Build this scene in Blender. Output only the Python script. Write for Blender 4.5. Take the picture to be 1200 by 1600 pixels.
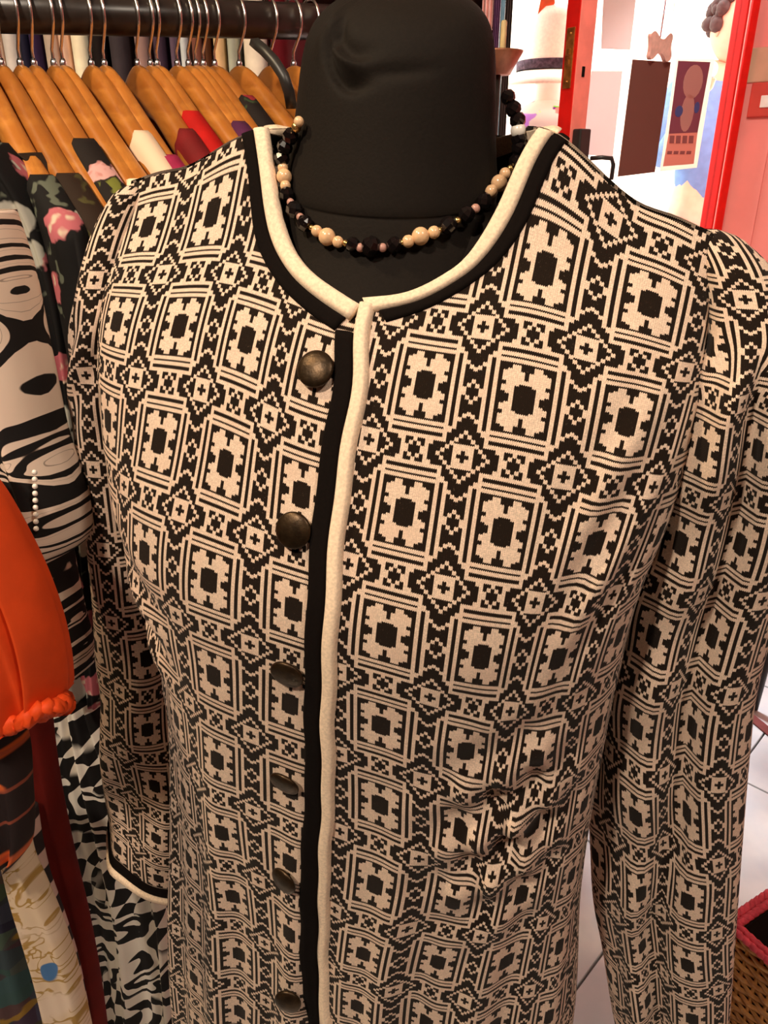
import bpy, bmesh, math, random
import numpy as np
from mathutils import Vector, Matrix

random.seed(7); rng = np.random.default_rng(7)
scene = bpy.context.scene
for o in list(bpy.data.objects): bpy.data.objects.remove(o)
COL = scene.collection

# ------------------------------------------------------------------ camera, world, lights
CAMZ = 1.30
TH = math.radians(24.4); FPX = 1200.0
cam_d = bpy.data.cameras.new('camera'); cam = bpy.data.objects.new('camera', cam_d); COL.objects.link(cam)
cam.location = (0, 0, CAMZ); cam.rotation_euler = (math.radians(90) - TH, 0, 0)
cam_d.sensor_fit = 'HORIZONTAL'; cam_d.sensor_width = 36; cam_d.lens = 36; cam_d.clip_start = .02
scene.camera = cam
vs = scene.view_settings
vs.view_transform = 'Standard'; vs.look = 'None'; vs.gamma = 1; vs.use_curve_mapping = False; vs.exposure = 0.0

world = bpy.data.worlds.new('world'); scene.world = world; world.use_nodes = True
bg = world.node_tree.nodes['Background']; bg.inputs[0].default_value = (1, .985, .96, 1); bg.inputs[1].default_value = 7.0

def light(name, kind, loc, target, energy, color, **kw):
    d = bpy.data.lights.new(name, kind); o = bpy.data.objects.new(name, d); COL.objects.link(o)
    o.location = loc
    o.rotation_euler = (Vector(target) - Vector(loc)).to_track_quat('-Z', 'Y').to_euler()
    d.energy = energy; d.color = color
    for k, v in kw.items(): setattr(d, k, v)
    return o
light('daylight_sun', 'SUN', (.7, 4.2, 3.1), (1.05, 1.4, 0), 13.0, (.95, .98, 1), angle=.15)
light('ceiling_spot_key', 'SPOT', (-.75, -.55, 2.42), (-.05, .55, 1.0), 112, (1, .84, .66), spot_size=1.32, spot_blend=.7, shadow_soft_size=.07)
light('ceiling_spot_right', 'SPOT', (.75, -.5, 2.42), (.1, .55, .9), 50, (1, .85, .69), spot_size=1.5, spot_blend=.6, shadow_soft_size=.10)
light('ceiling_spot_rack', 'SPOT', (-1.05, .35, 2.42), (-.30, .95, 1.25), 62, (1, .76, .46), spot_size=1.3, spot_blend=.4, shadow_soft_size=.05)
light('door_fill_spot', 'SPOT', (.55, 1.25, 2.42), (1.15, 2.7, 1.45), 70, (1, .88, .76), spot_size=1.5, spot_blend=.6, shadow_soft_size=.08)  # unseen spot added to brighten the door, its papers and the pink wall

# ------------------------------------------------------------------ helpers
def ray(px, py):
    u = (px - 600) / FPX; v = (800 - py) / FPX
    return np.array([u, math.cos(TH) + v * math.sin(TH), -math.sin(TH) + v * math.cos(TH)])
def atY(px, py, Y):
    d = ray(px, py); p = d * Y / d[1]; p[2] += CAMZ; return p
def atZ(px, py, z):
    d = ray(px, py); p = d * (z - CAMZ) / d[2]; p[2] += CAMZ; return p
def atD(px, py, dep):
    p = ray(px, py) * dep; p[2] += CAMZ; return p

def sm(x, a, b):
    t = np.clip((np.asarray(x, float) - a) / (b - a), 0, 1); return t * t * (3 - 2 * t)

def wloc(o):
    p = Vector((0, 0, 0))
    while o is not None: p = p + o.location; o = o.parent
    return p
def mesh_obj(name, verts, faces, mat, parent=None, smooth=True, uvs=None, origin=None):
    """verts in world coordinates (or in the parent's frame when the parent is turned later)"""
    me = bpy.data.meshes.new(name)
    v = np.asarray(verts, float).reshape(-1, 3)
    base = np.array(wloc(parent)) if parent is not None else np.zeros(3)
    org = np.array(origin, float) if origin is not None else (v.mean(0) if parent is None else base)
    me.from_pydata((v - org).tolist(), [], [tuple(int(i) for i in f) for f in faces])
    if uvs is not None:
        ul = me.uv_layers.new(name='UVMap')
        li = np.empty(len(me.loops), dtype=np.int64); me.loops.foreach_get('vertex_index', li)
        ul.data.foreach_set('uv', np.asarray(uvs, float)[li].ravel())
    if smooth: me.polygons.foreach_set('use_smooth', [True] * len(me.polygons))
    me.materials.append(mat); me.update()
    o = bpy.data.objects.new(name, me); COL.objects.link(o)
    if parent is not None: o.parent = parent
    o.location = Vector((org - base).tolist())
    return o
def thing(name, label, cat, loc=(0, 0, 0), group=None):
    o = bpy.data.objects.new(name, None); COL.objects.link(o); o.location = loc
    o.empty_display_size = .05
    return tag(o, label, cat, group)
def tag(o, label, cat, group=None):
    o['label'] = label; o['category'] = cat
    if group: o['group'] = group
    return o
def struct(o): o['kind'] = 'structure'; return o

def grid_faces(n, m, wrap=False, flip=False):
    f = []
    for i in range(n - 1):
        for j in range(m if wrap else m - 1):
            a, b, c, d = i * m + j, i * m + (j + 1) % m, (i + 1) * m + (j + 1) % m, (i + 1) * m + j
            f.append((a, d, c, b) if flip else (a, b, c, d))
    return f
def rings_mesh(rings, cap=True):
    n, m = len(rings), len(rings[0])
    v = np.concatenate([np.asarray(r) for r in rings]); f = grid_faces(n, m, True)
    if cap:
        f.append(tuple(range(m))[::-1]); f.append(tuple((n - 1) * m + k for k in range(m)))
    return v, f
def tube(path, rad, seg=8, cap=True):
    P = np.asarray(path, float); n = len(P)
    R = np.full(n, rad) if np.isscalar(rad) else np.asarray(rad)
    T = np.gradient(P, axis=0); T /= np.linalg.norm(T, axis=1)[:, None] + 1e-12
    up = np.array([0, 0, 1.]) if abs(T[0][2]) < .9 else np.array([1., 0, 0])
    N = np.cross(T[0], up); N /= np.linalg.norm(N); rings = []
    a = np.linspace(0, 2 * np.pi, seg, endpoint=False)
    for k in range(n):
        N = N - T[k] * (N @ T[k]); N /= np.linalg.norm(N) + 1e-12; B = np.cross(T[k], N)
        rings.append(P[k] + R[k] * (np.cos(a)[:, None] * N + np.sin(a)[:, None] * B))
    return rings_mesh(rings, cap)
def join(*parts):
    vs_, fs_, o = [], [], 0
    for v, f in parts:
        vs_.append(np.asarray(v)); fs_ += [tuple(i + o for i in q) for q in f]; o += len(v)
    return np.concatenate(vs_), fs_
def box(c, h, ax=None, bev=0):
    """centre, half sizes, axes rows"""
    ax = np.eye(3) if ax is None else np.asarray(ax, float)
    h = np.asarray(h, float)
    if bev <= 0:
        s = np.array([[x, y, z] for x in (-1, 1) for y in (-1, 1) for z in (-1, 1)]) * h
        f = [(0, 1, 3, 2), (4, 6, 7, 5), (0, 4, 5, 1), (2, 3, 7, 6), (0, 2, 6, 4), (1, 5, 7, 3)]
        return np.asarray(c) + s @ ax, f
    bm = bmesh.new(); bmesh.ops.create_cube(bm, size=2)
    for v in bm.verts: v.co = Vector((v.co.x * h[0], v.co.y * h[1], v.co.z * h[2]))
    bmesh.ops.bevel(bm, geom=bm.edges[:], offset=bev, segments=2, affect='EDGES', profile=.5)
    v = np.array([x.co[:] for x in bm.verts]); f = [tuple(x.index for x in q.verts) for q in bm.faces]; bm.free()
    return np.asarray(c) + v @ ax, f
def lathe(prof, seg=32):
    a = np.linspace(0, 2 * np.pi, seg, endpoint=False)
    rings = [np.c_[r * np.cos(a), r * np.sin(a), np.full(seg, z)] for r, z in prof]
    return rings_mesh(rings)
def sphere(c, r, seg=14, rg=9, sc=(1, 1, 1)):
    pr = [(max(1e-5, r * math.sin(t)), -r * math.cos(t)) for t in np.linspace(.03, math.pi - .03, rg)]
    v, f = lathe(pr, seg); return np.asarray(c) + v * np.array(sc), f
def prism(poly, y0, y1):
    """outline in x,z extruded along y"""
    p = np.asarray(poly, float); n = len(p)
    v = np.r_[np.c_[p[:, 0], np.full(n, y0), p[:, 1]], np.c_[p[:, 0], np.full(n, y1), p[:, 1]]]
    f = [tuple(range(n)), tuple(range(2 * n - 1, n - 1, -1))] + [(i, i + n, (i + 1) % n + n, (i + 1) % n) for i in range(n)]
    return v, f
def cub(x, xp, fp):
    x = np.asarray(x, float); xp = np.asarray(xp, float); fp = np.asarray(fp, float)
    m = np.gradient(fp, xp); i = np.clip(np.searchsorted(xp, x) - 1, 0, len(xp) - 2)
    h = xp[i + 1] - xp[i]; t = np.clip((x - xp[i]) / h, 0, 1)
    return (2*t**3-3*t**2+1)*fp[i] + (t**3-2*t**2+t)*h*m[i] + (-2*t**3+3*t**2)*fp[i+1] + (t**3-t**2)*h*m[i+1]

# ------------------------------------------------------------------ materials
def lin(c):
    return tuple((x / 12.92 if x <= .04045 else ((x + .055) / 1.055) ** 2.4) for x in [k / 255 for k in c])
class NT:
    def __init__(s, name, rough=.8, spec=.3):
        s.m = bpy.data.materials.new(name); s.m.use_nodes = True; s.t = s.m.node_tree
        s.b = s.t.nodes['Principled BSDF']; s.b.inputs['Roughness'].default_value = rough
        s.b.inputs['Specular IOR Level'].default_value = spec
    def n(s, kind, **kw):
        q = s.t.nodes.new(kind)
        for k, v in kw.items(): setattr(q, k, v)
        return q
    def put(s, sock, v):
        if hasattr(v, 'is_output') or isinstance(v, bpy.types.NodeSocket): s.t.links.new(v, sock)
        else: sock.default_value = v
    def math(s, op, a, b=None, c=None):
        q = s.n('ShaderNodeMath', operation=op); s.put(q.inputs[0], a)
        if b is not None: s.put(q.inputs[1], b)
        if c is not None: s.put(q.inputs[2], c)
        return q.outputs[0]
    def mix(s, f, a, b, mode='MIX'):
        q = s.n('ShaderNodeMix', data_type='RGBA', blend_type=mode); s.put(q.inputs[0], f)
        for i, v in ((6, a), (7, b)):
            s.put(q.inputs[i], (tuple(v) + (1,))[:4] if isinstance(v, (tuple, list)) else v)
        return q.outputs[2]
    def coord(s, which='Object', scale=None, rot=None):
        c = s.n('ShaderNodeTexCoord').outputs[which]
        if scale is None and rot is None: return c
        mp = s.n('ShaderNodeMapping'); s.t.links.new(c, mp.inputs[0])
        if scale is not None: mp.inputs['Scale'].default_value = scale if hasattr(scale, '__len__') else (scale,) * 3
        if rot is not None: mp.inputs['Rotation'].default_value = rot
        return mp.outputs[0]
    def noise(s, co, scale, detail=3, rough=.5, dist=0):
        q = s.n('ShaderNodeTexNoise'); s.put(q.inputs['Vector'], co); q.inputs['Scale'].default_value = scale
        q.inputs['Detail'].default_value = detail; q.inputs['Roughness'].default_value = rough; q.inputs['Distortion'].default_value = dist
        return q.outputs[0]
    def voro(s, co, scale, feature='F1', out='Distance', rnd=1):
        q = s.n('ShaderNodeTexVoronoi', feature=feature); s.put(q.inputs['Vector'], co); q.inputs['Scale'].default_value = scale
        q.inputs['Randomness'].default_value = rnd
        return q.outputs[out]
    def wave(s, co, scale, dist=0, detail=2, dscale=1, kind='BANDS', direction='X'):
        q = s.n('ShaderNodeTexWave', wave_type=kind); s.put(q.inputs['Vector'], co)
        if kind == 'BANDS': q.bands_direction = direction
        q.inputs['Scale'].default_value = scale; q.inputs['Distortion'].default_value = dist
        q.inputs['Detail'].default_value = detail; q.inputs['Detail Scale'].default_value = dscale
        return q.outputs[1]
    def step(s, x, a, b):
        q = s.n('ShaderNodeMapRange', interpolation_type='SMOOTHSTEP'); s.put(q.inputs[0], x)
        q.inputs[1].default_value = a; q.inputs[2].default_value = b; return q.outputs[0]
    def color(s, c): s.put(s.b.inputs['Base Color'], (tuple(c) + (1,))[:4] if isinstance(c, (tuple, list)) else c)
    def bump(s, h, strength=.3, dist=.001):
        q = s.n('ShaderNodeBump'); q.inputs['Strength'].default_value = strength; q.inputs['Distance'].default_value = dist
        s.put(q.inputs['Height'], h); s.t.links.new(q.outputs[0], s.b.inputs['Normal'])

def plain(name, rgb, rough=.75, spec=.3, var=.12, scale=40, bump=.15, bscale=600, metal=0, sheen=0):
    t = NT(name, rough, spec); c = lin(rgb) if max(rgb) > 1 else rgb
    co = t.coord('Object')
    nz = t.noise(co, scale, 4)
    t.color(t.mix(t.step(nz, .3, .7), tuple(x * (1 - var) for x in c), tuple(min(1, x * (1 + var)) for x in c)))
    t.b.inputs['Metallic'].default_value = metal
    if sheen: t.b.inputs['Sheen Weight'].default_value = sheen; t.b.inputs['Sheen Roughness'].default_value = .5
    if bump: t.bump(t.noise(co, bscale, 2), bump, .0008)
    return t.m

CREAM = (.79, .60, .465); DARK = (.0125, .0068, .0040)
# --- jacquard knit: one quarter of the repeat as a 13 x 32 stitch chart, looked up row by row
def chart():
    g = np.zeros((32, 13), int)
    for c, rs in {0: (7, 8), 1: range(7, 13), 2: range(6, 16), 3: range(0, 16), 4: range(2, 14), 5: list(range(3, 6)) + list(range(8, 13))}.items():
        for r in rs: g[r, c] = 1
    for r in (17, 18, 20, 21, 24, 25): g[r, 0:8] = 1
    g[0:26, 7] = 1; g[18:21, 8] = 1; g[0:19, 9] = 1
    for c, rs in {10: (0, 1, 13, 14), 11: (2, 3, 11, 12), 12: (4, 5, 10, 11)}.items():
        for r in rs: g[r, c] = 1
    for k in range(7):
        for r in (19 + 2 * k, 20 + 2 * k):
            if r < 32: g[r, 12 - k] = 1
    g[26:32, 10:13] = 1; g[29:32, 12] = 0; g[31, 11] = 0
    g[26:32, 3] = 1; g[26:28, 4] = 1; g[26:28, 0] = 1; g[28:30, 1] = 1; g[30:32, 2] = 1
    return g
def knit_material():
    t = NT('jacquard_knit', .92, .12)
    co = t.coord('UV'); sx = t.n('ShaderNodeSeparateXYZ'); t.t.links.new(co, sx.inputs[0])
    u, v = sx.outputs[0], sx.outputs[1]
    cu = t.math('MULTIPLY', u, 48.0)                                   # half-cell stitches
    tri = t.math('PINGPONG', cu, .5)                                   # 0..0.5 across each stitch
    vj = t.math('ADD', t.math('MULTIPLY', v, 64.0), t.math('MULTIPLY', tri, 1.3))
    vj = t.math('SUBTRACT', vj, .33)
    fu = t.math('MULTIPLY', t.math('PINGPONG', t.math('ADD', u, 40.0), .5), 24.0)
    col = t.math('FLOOR', t.math('ADD', fu, .5))
    fv = t.math('PINGPONG', t.math('ADD', vj, 64.0 * 40), 32.0)
    row = t.math('MINIMUM', t.math('FLOOR', fv), 31.0)
    rp = t.n('ShaderNodeValToRGB'); cr = rp.color_ramp; cr.interpolation = 'CONSTANT'
    g = chart()
    for r in range(32):
        e = cr.elements[r] if r < 2 else cr.elements.new(r / 32.0)
        e.position = r / 32.0; e.color = (sum(int(g[r, c]) << c for c in range(13)) / 8192.0, 0, 0, 1)
    t.put(rp.inputs[0], t.math('DIVIDE', t.math('ADD', row, .5), 32.0))
    sc = t.n('ShaderNodeSeparateColor'); t.t.links.new(rp.outputs[0], sc.inputs[0])
    code = t.math('FLOOR', t.math('ADD', t.math('MULTIPLY', sc.outputs[0], 8192.0), .5))
    bit = t.math('MODULO', t.math('FLOOR', t.math('DIVIDE', code, t.math('POWER', 2.0, col))), 2.0)
    # stitch relief and yarn flecks
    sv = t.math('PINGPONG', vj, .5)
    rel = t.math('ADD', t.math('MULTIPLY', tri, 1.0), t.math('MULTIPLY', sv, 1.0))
    ob = t.coord('Object')
    fl = t.noise(ob, 900, 2); big = t.noise(ob, 60, 3)
    cr1 = t.mix(t.step(fl, .35, .7), tuple(x * .82 for x in CREAM), tuple(min(1, x * 1.12) for x in CREAM))
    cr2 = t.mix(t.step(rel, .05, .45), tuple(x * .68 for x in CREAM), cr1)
    cr3 = t.mix(t.step(big, .4, .75), cr2, t.mix(.5, cr2, tuple(x * y for x, y in zip(CREAM, (.9, .82, .8)))))
    dk = t.mix(t.step(fl, .66, .78), DARK, (.075, .048, .032))
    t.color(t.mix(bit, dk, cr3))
    t.bump(t.math('ADD', rel, t.math('MULTIPLY', fl, .6)), .35, .0007)
    t.b.inputs['Sheen Weight'].default_value = .05
    return t.m
KNIT = knit_material()
def felt(name, c, sheen=.1):
    t = NT(name, .95, .1); co = t.coord('Object')
    n1 = t.noise(co, 500, 3); n2 = t.noise(co, 55, 3)
    t.color(t.mix(t.step(n1, .3, .7), tuple(x * .86 for x in c), tuple(min(1, x * 1.08) for x in c)))
    t.bump(t.math('ADD', n1, t.math('MULTIPLY', n2, .5)), .3, .0006)
    t.b.inputs['Sheen Weight'].default_value = sheen
    return t.m
TRIM_CREAM = felt('cream_trim', (.86, .67, .49)); TRIM_BLACK = felt('black_trim', (.0055, .0033, .0026), .0)
BUST = felt('black_bust_cloth', (.0088, .0056, .0036), .02)
BUST.node_tree.nodes['Principled BSDF'].inputs['Specular IOR Level'].default_value = .14
BUST.node_tree.nodes['Principled BSDF'].inputs['Roughness'].default_value = .75
BRONZE = plain('bronze_button', (.045, .026, .012), .38, .5, .35, 160, .25, 300, .75)

# ------------------------------------------------------------------ jacket surface (body frame -> world)
TV = np.array([-.137, -.08, 0, .08, .16, .24, .32, .48, .64, .95])
TF = np.array([-.0290, .0042, .0501, .0833, .1073, .1065, .1008, .0967, .0975, .0975])
TA = np.array([.2050, .2130, .2199, .2195, .2106, .2100, .2120, .2210, .2420, .2500])
TAL = np.array([.2050, .2130, .2190, .2160, .2020, .1850, .1740, .1780, .1930, .1980])
TB = np.array([.001, .045, .078, .092, .096, .088, .082, .088, .10, .104])
NV_ = np.array([-.08, .08, .24, .6]); NLt = np.array([3.94, 2.98, 2.5, 2.56]); NRt = np.array([4.0, 3.04, 2.40, 2.1])
LEAN, YAW, OX, OY, ZR, F0 = .0633, .3413, -.0205, .5321, -.0037, -.03
LW, LH, UA, Ua, VT = .0586, .0816, .0601, -.0077, .0484
_vf = np.linspace(-.137, .95, 460); _Fv = cub(_vf, TV, TF)
_dz = np.sqrt(np.maximum(1 - np.gradient(_Fv, _vf) ** 2, .05))
_zt = ZR - np.r_[0, np.cumsum((_dz[1:] + _dz[:-1]) / 2 * np.diff(_vf))]
_T = np.linspace(0, np.pi / 2, 160)
EX = np.array([math.cos(YAW), -math.sin(YAW), 0]); EF = np.array([-math.sin(YAW), -math.cos(YAW), 0])
def body_world(X, F, Z):
    c, s = math.cos(LEAN), math.sin(LEAN)
    Xr = X * c + (Z + .27) * s; Zr = -X * s + (Z + .27) * c - .27
    p = np.array([OX, OY, 0]) + np.multiply.outer(Xr, EX) + np.multiply.outer(F, EF)
    p[..., 2] = Zr + CAMZ; return p
def section(v, side, back):
    a = float(cub(v, TV, TAL if side < 0 else TA)); n = float(np.interp(v, NV_, NLt if side < 0 else NRt))
    if back: b = -float(cub(v, TV, TB)); n = max(n, 2.2)
    else: b = max(float(cub(v, TV, TF)) - F0, .001)
    xs = a * np.sin(_T) ** (2 / n); fs = b * np.cos(_T) ** (2 / n)
    L = np.r_[0, np.cumsum(np.hypot(np.diff(xs), np.diff(fs)))]
    return xs, fs, L
def folds(u, v, back):
    """soft drape of the cloth, added to the outward depth"""
    if back: return 0 * u
    lo = sm(v, .22, .62)
    d = .0052 * lo * np.sin(u * 78 + 1.2 + 2.0 * v) + .0030 * lo * np.sin(u * 151 + 4 * v)
    w = np.exp(-((u - .165) / .05) ** 2) * np.exp(-((v - .335) / .09) ** 2)          # crumple under the right arm
    d += .0095 * w * np.sin((v * 105 + u * 70)) + .006 * w * np.sin(v * 60 - u * 190 + 1)
    w2 = np.exp(-((u + .165) / .035) ** 2) * np.exp(-((v - .235) / .06) ** 2)
    d += .008 * w2 * np.sin(v * 110 - u * 60)
    w3 = np.exp(-((u - .19) / .03) ** 2) * np.exp(-((v - .10) / .09) ** 2)            # pull lines into the armhole
    d += .007 * w3 * np.sin(u * 170 + v * 60)
    d += .0035 * np.exp(-((u - .045) / .018) ** 2) * sm(v, .45, .56)
    return d
def S(u, v, side, back=False, off=0.0, fold=True):
    """u: arc length from centre front, v: arc length down; arrays"""
    u = np.atleast_1d(np.asarray(u, float)); v = np.atleast_1d(np.asarray(v, float)); out = np.empty((len(u), 3))
    F = np.empty(len(u)); X = np.empty(len(u))
    key = {}
    for i, (uu, vv) in enumerate(zip(u, v)):
        k = round(float(vv), 5)
        if k not in key: key[k] = section(k, side, back)
        xs, fs, L = key[k]
        X[i] = np.sign(uu) * np.interp(abs(uu), L, xs); F[i] = F0 + np.interp(abs(uu), L, fs)
    Z = np.interp(v, _vf, _zt)
    Z = Z + np.where(u > 0, .031, .021) * sm(-np.abs(u), -.175, -.085) * sm(-v, .07, .137)                # shoulder climbs to the neck
    Z = Z - (.010 * sm(np.abs(X), .10, .17) + .014 * sm(np.abs(X), .165, .225)) * sm(-v, -.06, .137)
    if back:
        nb = sm(-np.abs(u), -.125, -.02) * sm(-v, .0, .137); F = F - .085 * nb; Z = Z + .002 * nb
    if fold: F = F + folds(u, v, back)
    P = body_world(X, F, Z)
    return P
def surf(u, v, side, off, back=False):
    """points lifted off the cloth along its normal"""
    e = 1e-3
    u = np.asarray(u, float); v = np.asarray(v, float)
    p = S(u, v, side, back)
    du = S(u + e, v, side, back) - S(u - e, v, side, back); dv = S(u, np.minimum(v + e, .949), side, back) - S(u, np.maximum(v - e, -.136), side, back)
    n = np.cross(dv, du); n /= np.linalg.norm(n, axis=1)[:, None] + 1e-12
    ctr = body_world(np.zeros(len(u)), np.full(len(u), -.05), np.interp(v, _vf, _zt) - .03)
    sg = np.sign(((p - ctr) * n).sum(1)); n *= sg[:, None]
    off = np.asarray(off, float) * np.ones(len(u))
    return p + n * off[:, None], n

# fabric registration: where the woven flowers sit on the cloth (u, v, column, row)
REG = [(-.1755,-.0887,-4,0),(-.1818,-.0049,-4,1),(-.1211,-.0929,-3,0),(-.1216,-.0091,-3,1),(-.1223,.0725,-3,2),(-.1316,.1582,-3,3),(-.1271,.5724,-3,8),(-.1264,.6529,-3,9),(-.0684,-.0073,-2,1),(-.0664,.0762,-2,2),(-.0686,.1582,-2,3),(-.0699,.2407,-2,4),(-.0753,.3306,-2,5),(-.0753,.4118,-2,6),(-.0669,.4894,-2,7),(-.0631,.566,-2,8),(-.0642,.653,-2,9),(-.0135,.0063,-1,1),(-.0093,.0864,-1,2),(-.0026,.1618,-1,3),(-.0057,.2417,-1,4),(-.007,.3294,-1,5),(-.0076,.4082,-1,6),(-.0074,.4928,-1,7),(-.0047,.5726,-1,8),
 (.0569,.0048,0,1),(.06,.0839,0,2),(.0607,.1646,0,3),(.0611,.2397,0,4),(.0633,.318,0,5),(.0633,.4067,0,6),(.0575,.4957,0,7),(.0563,.5601,0,8),(.1125,-.0783,1,0),(.1185,.005,1,1),(.1208,.0863,1,2),(.1233,.1708,1,3),(.1203,.2549,1,4),(.1237,.3376,1,5),(.1259,.4134,1,6),(.1195,.4898,1,7),(.1166,.5733,1,8),(.1781,-.0731,2,0),(.1797,.0102,2,1),(.1782,.0922,2,2),(.1721,.1711,2,3),(.1724,.2614,2,4)]
def make_warp(side):
    R = np.array([r for r in REG if (r[2] < 0) == (side < 0)], float)
    def base(u, v):
        return ((u - UA) / LW if side > 0 else (u - Ua) / LW - 1), (v - VT * u) / LH + 1
    bu, bv = base(R[:, 0], R[:, 1]); D = np.c_[R[:, 2] - bu, R[:, 3] - bv]
    k = lambda a, b: np.exp(-(((a[:, None, 0] - b[None, :, 0]) / .07) ** 2 + ((a[:, None, 1] - b[None, :, 1]) / .09) ** 2))
    Wt = np.linalg.solve(k(R, R) + .08 * np.eye(len(R)), D)
    def f(u, v):
        a, b = base(u, v); d = k(np.c_[u, v], R) @ Wt
        return np.c_[a + d[:, 0], b + d[:, 1]]
    return f
WARP = {-1: make_warp(-1), 1: make_warp(1)}

PLV = [-.05, -.0245, .0082, .0526, .093, .1339, .1786, .2492, .3291, .4239, .5046, .6022, .90]
PLU = [.0132, .0152, .0209, .0230, .0250, .0278, .0293, .0292, .0279, .0258, .0262, .0320, .034]
def plu(v): return cub(v, PLV, PLU)
NECK_L = [(-.0900, -.137), (-.0807, -.1178), (-.0641, -.0887), (-.0398, -.0626), (-.0079, -.0457), (.0055, -.0400)]
NECK_R = [(.0010, -.0445), (.0334, -.0532), (.0545, -.0692), (.0762, -.099), (.0857, -.1220), (.0930, -.137)]
OUT_L = [(-.1110, -.137), (-.0982, -.1109), (-.0821, -.077), (-.0596, -.0508), (-.0309, -.0315), (-.0053, -.0196)]
OUT_R = [(.0140, -.0266), (.0518, -.0468), (.0784, -.0721), (.0968, -.0966), (.1045, -.1200), (.1110, -.137)]
HEM = .88
def neck_v(u):
    a = NECK_L + NECK_R[1:]
    return np.interp(u, [p[0] for p in a], [p[1] for p in a], left=-.137, right=-.137)

jacket = thing('jacket', 'black and cream geometric flower knit jacket buttoned on the black bust', 'jacket', (OX, OY, CAMZ - .95))
def panel(side, back):
    nu, nv = (72, 220) if not back else (40, 70)
    s = np.linspace(0, 1, nu) ** 1.0
    V, UV = [], []
    us_, vs_ = [], []
    for i in range(nu):
        # column start
        ut = .0 if back else (.0225 if side < 0 else .012)
        for j in range(nv):
            fr = j / (nv - 1)
            v0 = -.137
            # column base position measured at chest level then scaled to the local half girth
            us_.append(s[i]); vs_.append(fr)
    us_ = np.array(us_).reshape(nu, nv); fr = np.array(vs_).reshape(nu, nv)
    # iterate: top of every column follows the neckline
    Lref = .235
    ucol = us_[:, 0] * Lref
    if back: top = np.where(ucol < .09, -.130, -.137)
    else: top = neck_v(side * ucol) + .003
    v = top[:, None] + fr ** 1.0 * (HEM - top[:, None])
    Ls = np.array([section(round(float(x), 5), side, back)[2][-1] for x in v.ravel()]).reshape(v.shape)
    st = 0.0
    if not back: st = np.where(np.ones_like(v) > 0, (plu(v) - .004 if side < 0 else plu(v) - .012), 0)
    # left panel runs from the placket to the side seam, right panel starts under the placket
    U = np.empty_like(v)
    for j in range(nv):
        if back: U[:, j] = us_[:, j] * Ls[:, j]
        elif side < 0: U[:, j] = np.where(ucol < .12, ucol, .12 + (ucol - .12) / (Lref - .12) * (Ls[:, j] - .12))
        else: U[:, j] = np.where(ucol < .12, ucol, .12 + (ucol - .12) / (Lref - .12) * (Ls[:, j] - .12))
    u = (side * U).ravel(); vv = v.ravel()
    if not back:
        # shift the first columns to the placket line
        sh = np.exp(-(np.abs(u) / .03) ** 2)
        u = u + sh * (plu(vv) - .006) * sm(vv, -.05, .0)
    P = S(u, vv, side, back)
    uv = WARP[side](u, vv) if not back else np.c_[u / LW, vv / LH]
    return P, grid_faces(nu, nv, flip=(side < 0) != back), uv
for side, back, nm in ((-1, False, 'front_panel'), (1, False, 'front_panel'), (-1, True, 'back_panel'), (1, True, 'back_panel')):
    P, f, uv = panel(side, back)
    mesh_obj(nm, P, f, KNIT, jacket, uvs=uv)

# --- bands: rounded strips laid on the cloth
def band(name, A, B, sides, mat, thick, nseg=9, round_=True, back=False, flare=0):
    """A,B: (u,v) rows for both edges; builds a pillow strip"""
    A = np.asarray(A); B = np.asarray(B); n = len(A); rings = []
    t = np.linspace(0, 1, nseg); hgt = thick * np.sqrt(np.clip(1 - (2 * t - 1) ** 4, 0, 1)) if round_ else np.full(nseg, thick)
    pts = A[:, None, :] + t[None, :, None] * (B - A)[:, None, :]
    flat = pts.reshape(-1, 2)
    p, nn = surf(flat[:, 0], flat[:, 1], sides, np.tile(hgt + .0006, n), back)
    q, _ = surf(flat[:, 0], flat[:, 1], sides, np.full(len(flat), -.0008), back)
    p = p.reshape(n, nseg, 3); q = q.reshape(n, nseg, 3)
    for i in range(n): rings.append(np.concatenate([p[i], q[i][::-1]]))
    v, f = rings_mesh(rings)
    return v, f
def resample(c, n):
    c = np.asarray(c, float); d = np.r_[0, np.cumsum(np.hypot(*np.diff(c, axis=0).T))]
    t = np.linspace(0, d[-1], n)
    return np.c_[cub(t, d, c[:, 0]), cub(t, d, c[:, 1])]
def neckband(inner, outer, side, k=44):
    I = resample(inner, k); O = resample(outer, k)
    return I, O, I + (O - I) * .54
IL, OL, ML = neckband(NECK_L, OUT_L, -1); IR, OR_, MR = neckband(NECK_R, OUT_R, 1)
# carried on over the shoulder and round the back of the neck
def back_neck(side, a, b, lift):
    t = np.linspace(0, 1, 14)
    ua = side * (abs(a) * (1 - t) ** 1.0); ub = side * (abs(b) * (1 - t))
    va = -.1365 + .012 * np.sin(t * math.pi / 2); vb = -.1365 + (.012 + .022) * np.sin(t * math.pi / 2) ** .7
    return np.c_[ua, va], np.c_[ub, vb]
def put_band(nm, A, B, side, mat, th):
    v, f = band(nm, A, B, side, mat, th); return mesh_obj(nm, v, f, mat, jacket)
put_band('neckband_black', ML[:-1] - (OL - ML)[:-1] * .06, OL[:-1], -1, TRIM_BLACK, .0022)
put_band('neckband_black', MR[3:] - (OR_ - MR)[3:] * .06, OR_[3:], 1, TRIM_BLACK, .0018)
put_band('neckband_cream', IL, ML, -1, TRIM_CREAM, .0050)
put_band('neckband_cream', IR[1:], MR[1:], 1, TRIM_CREAM, .0038)
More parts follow.
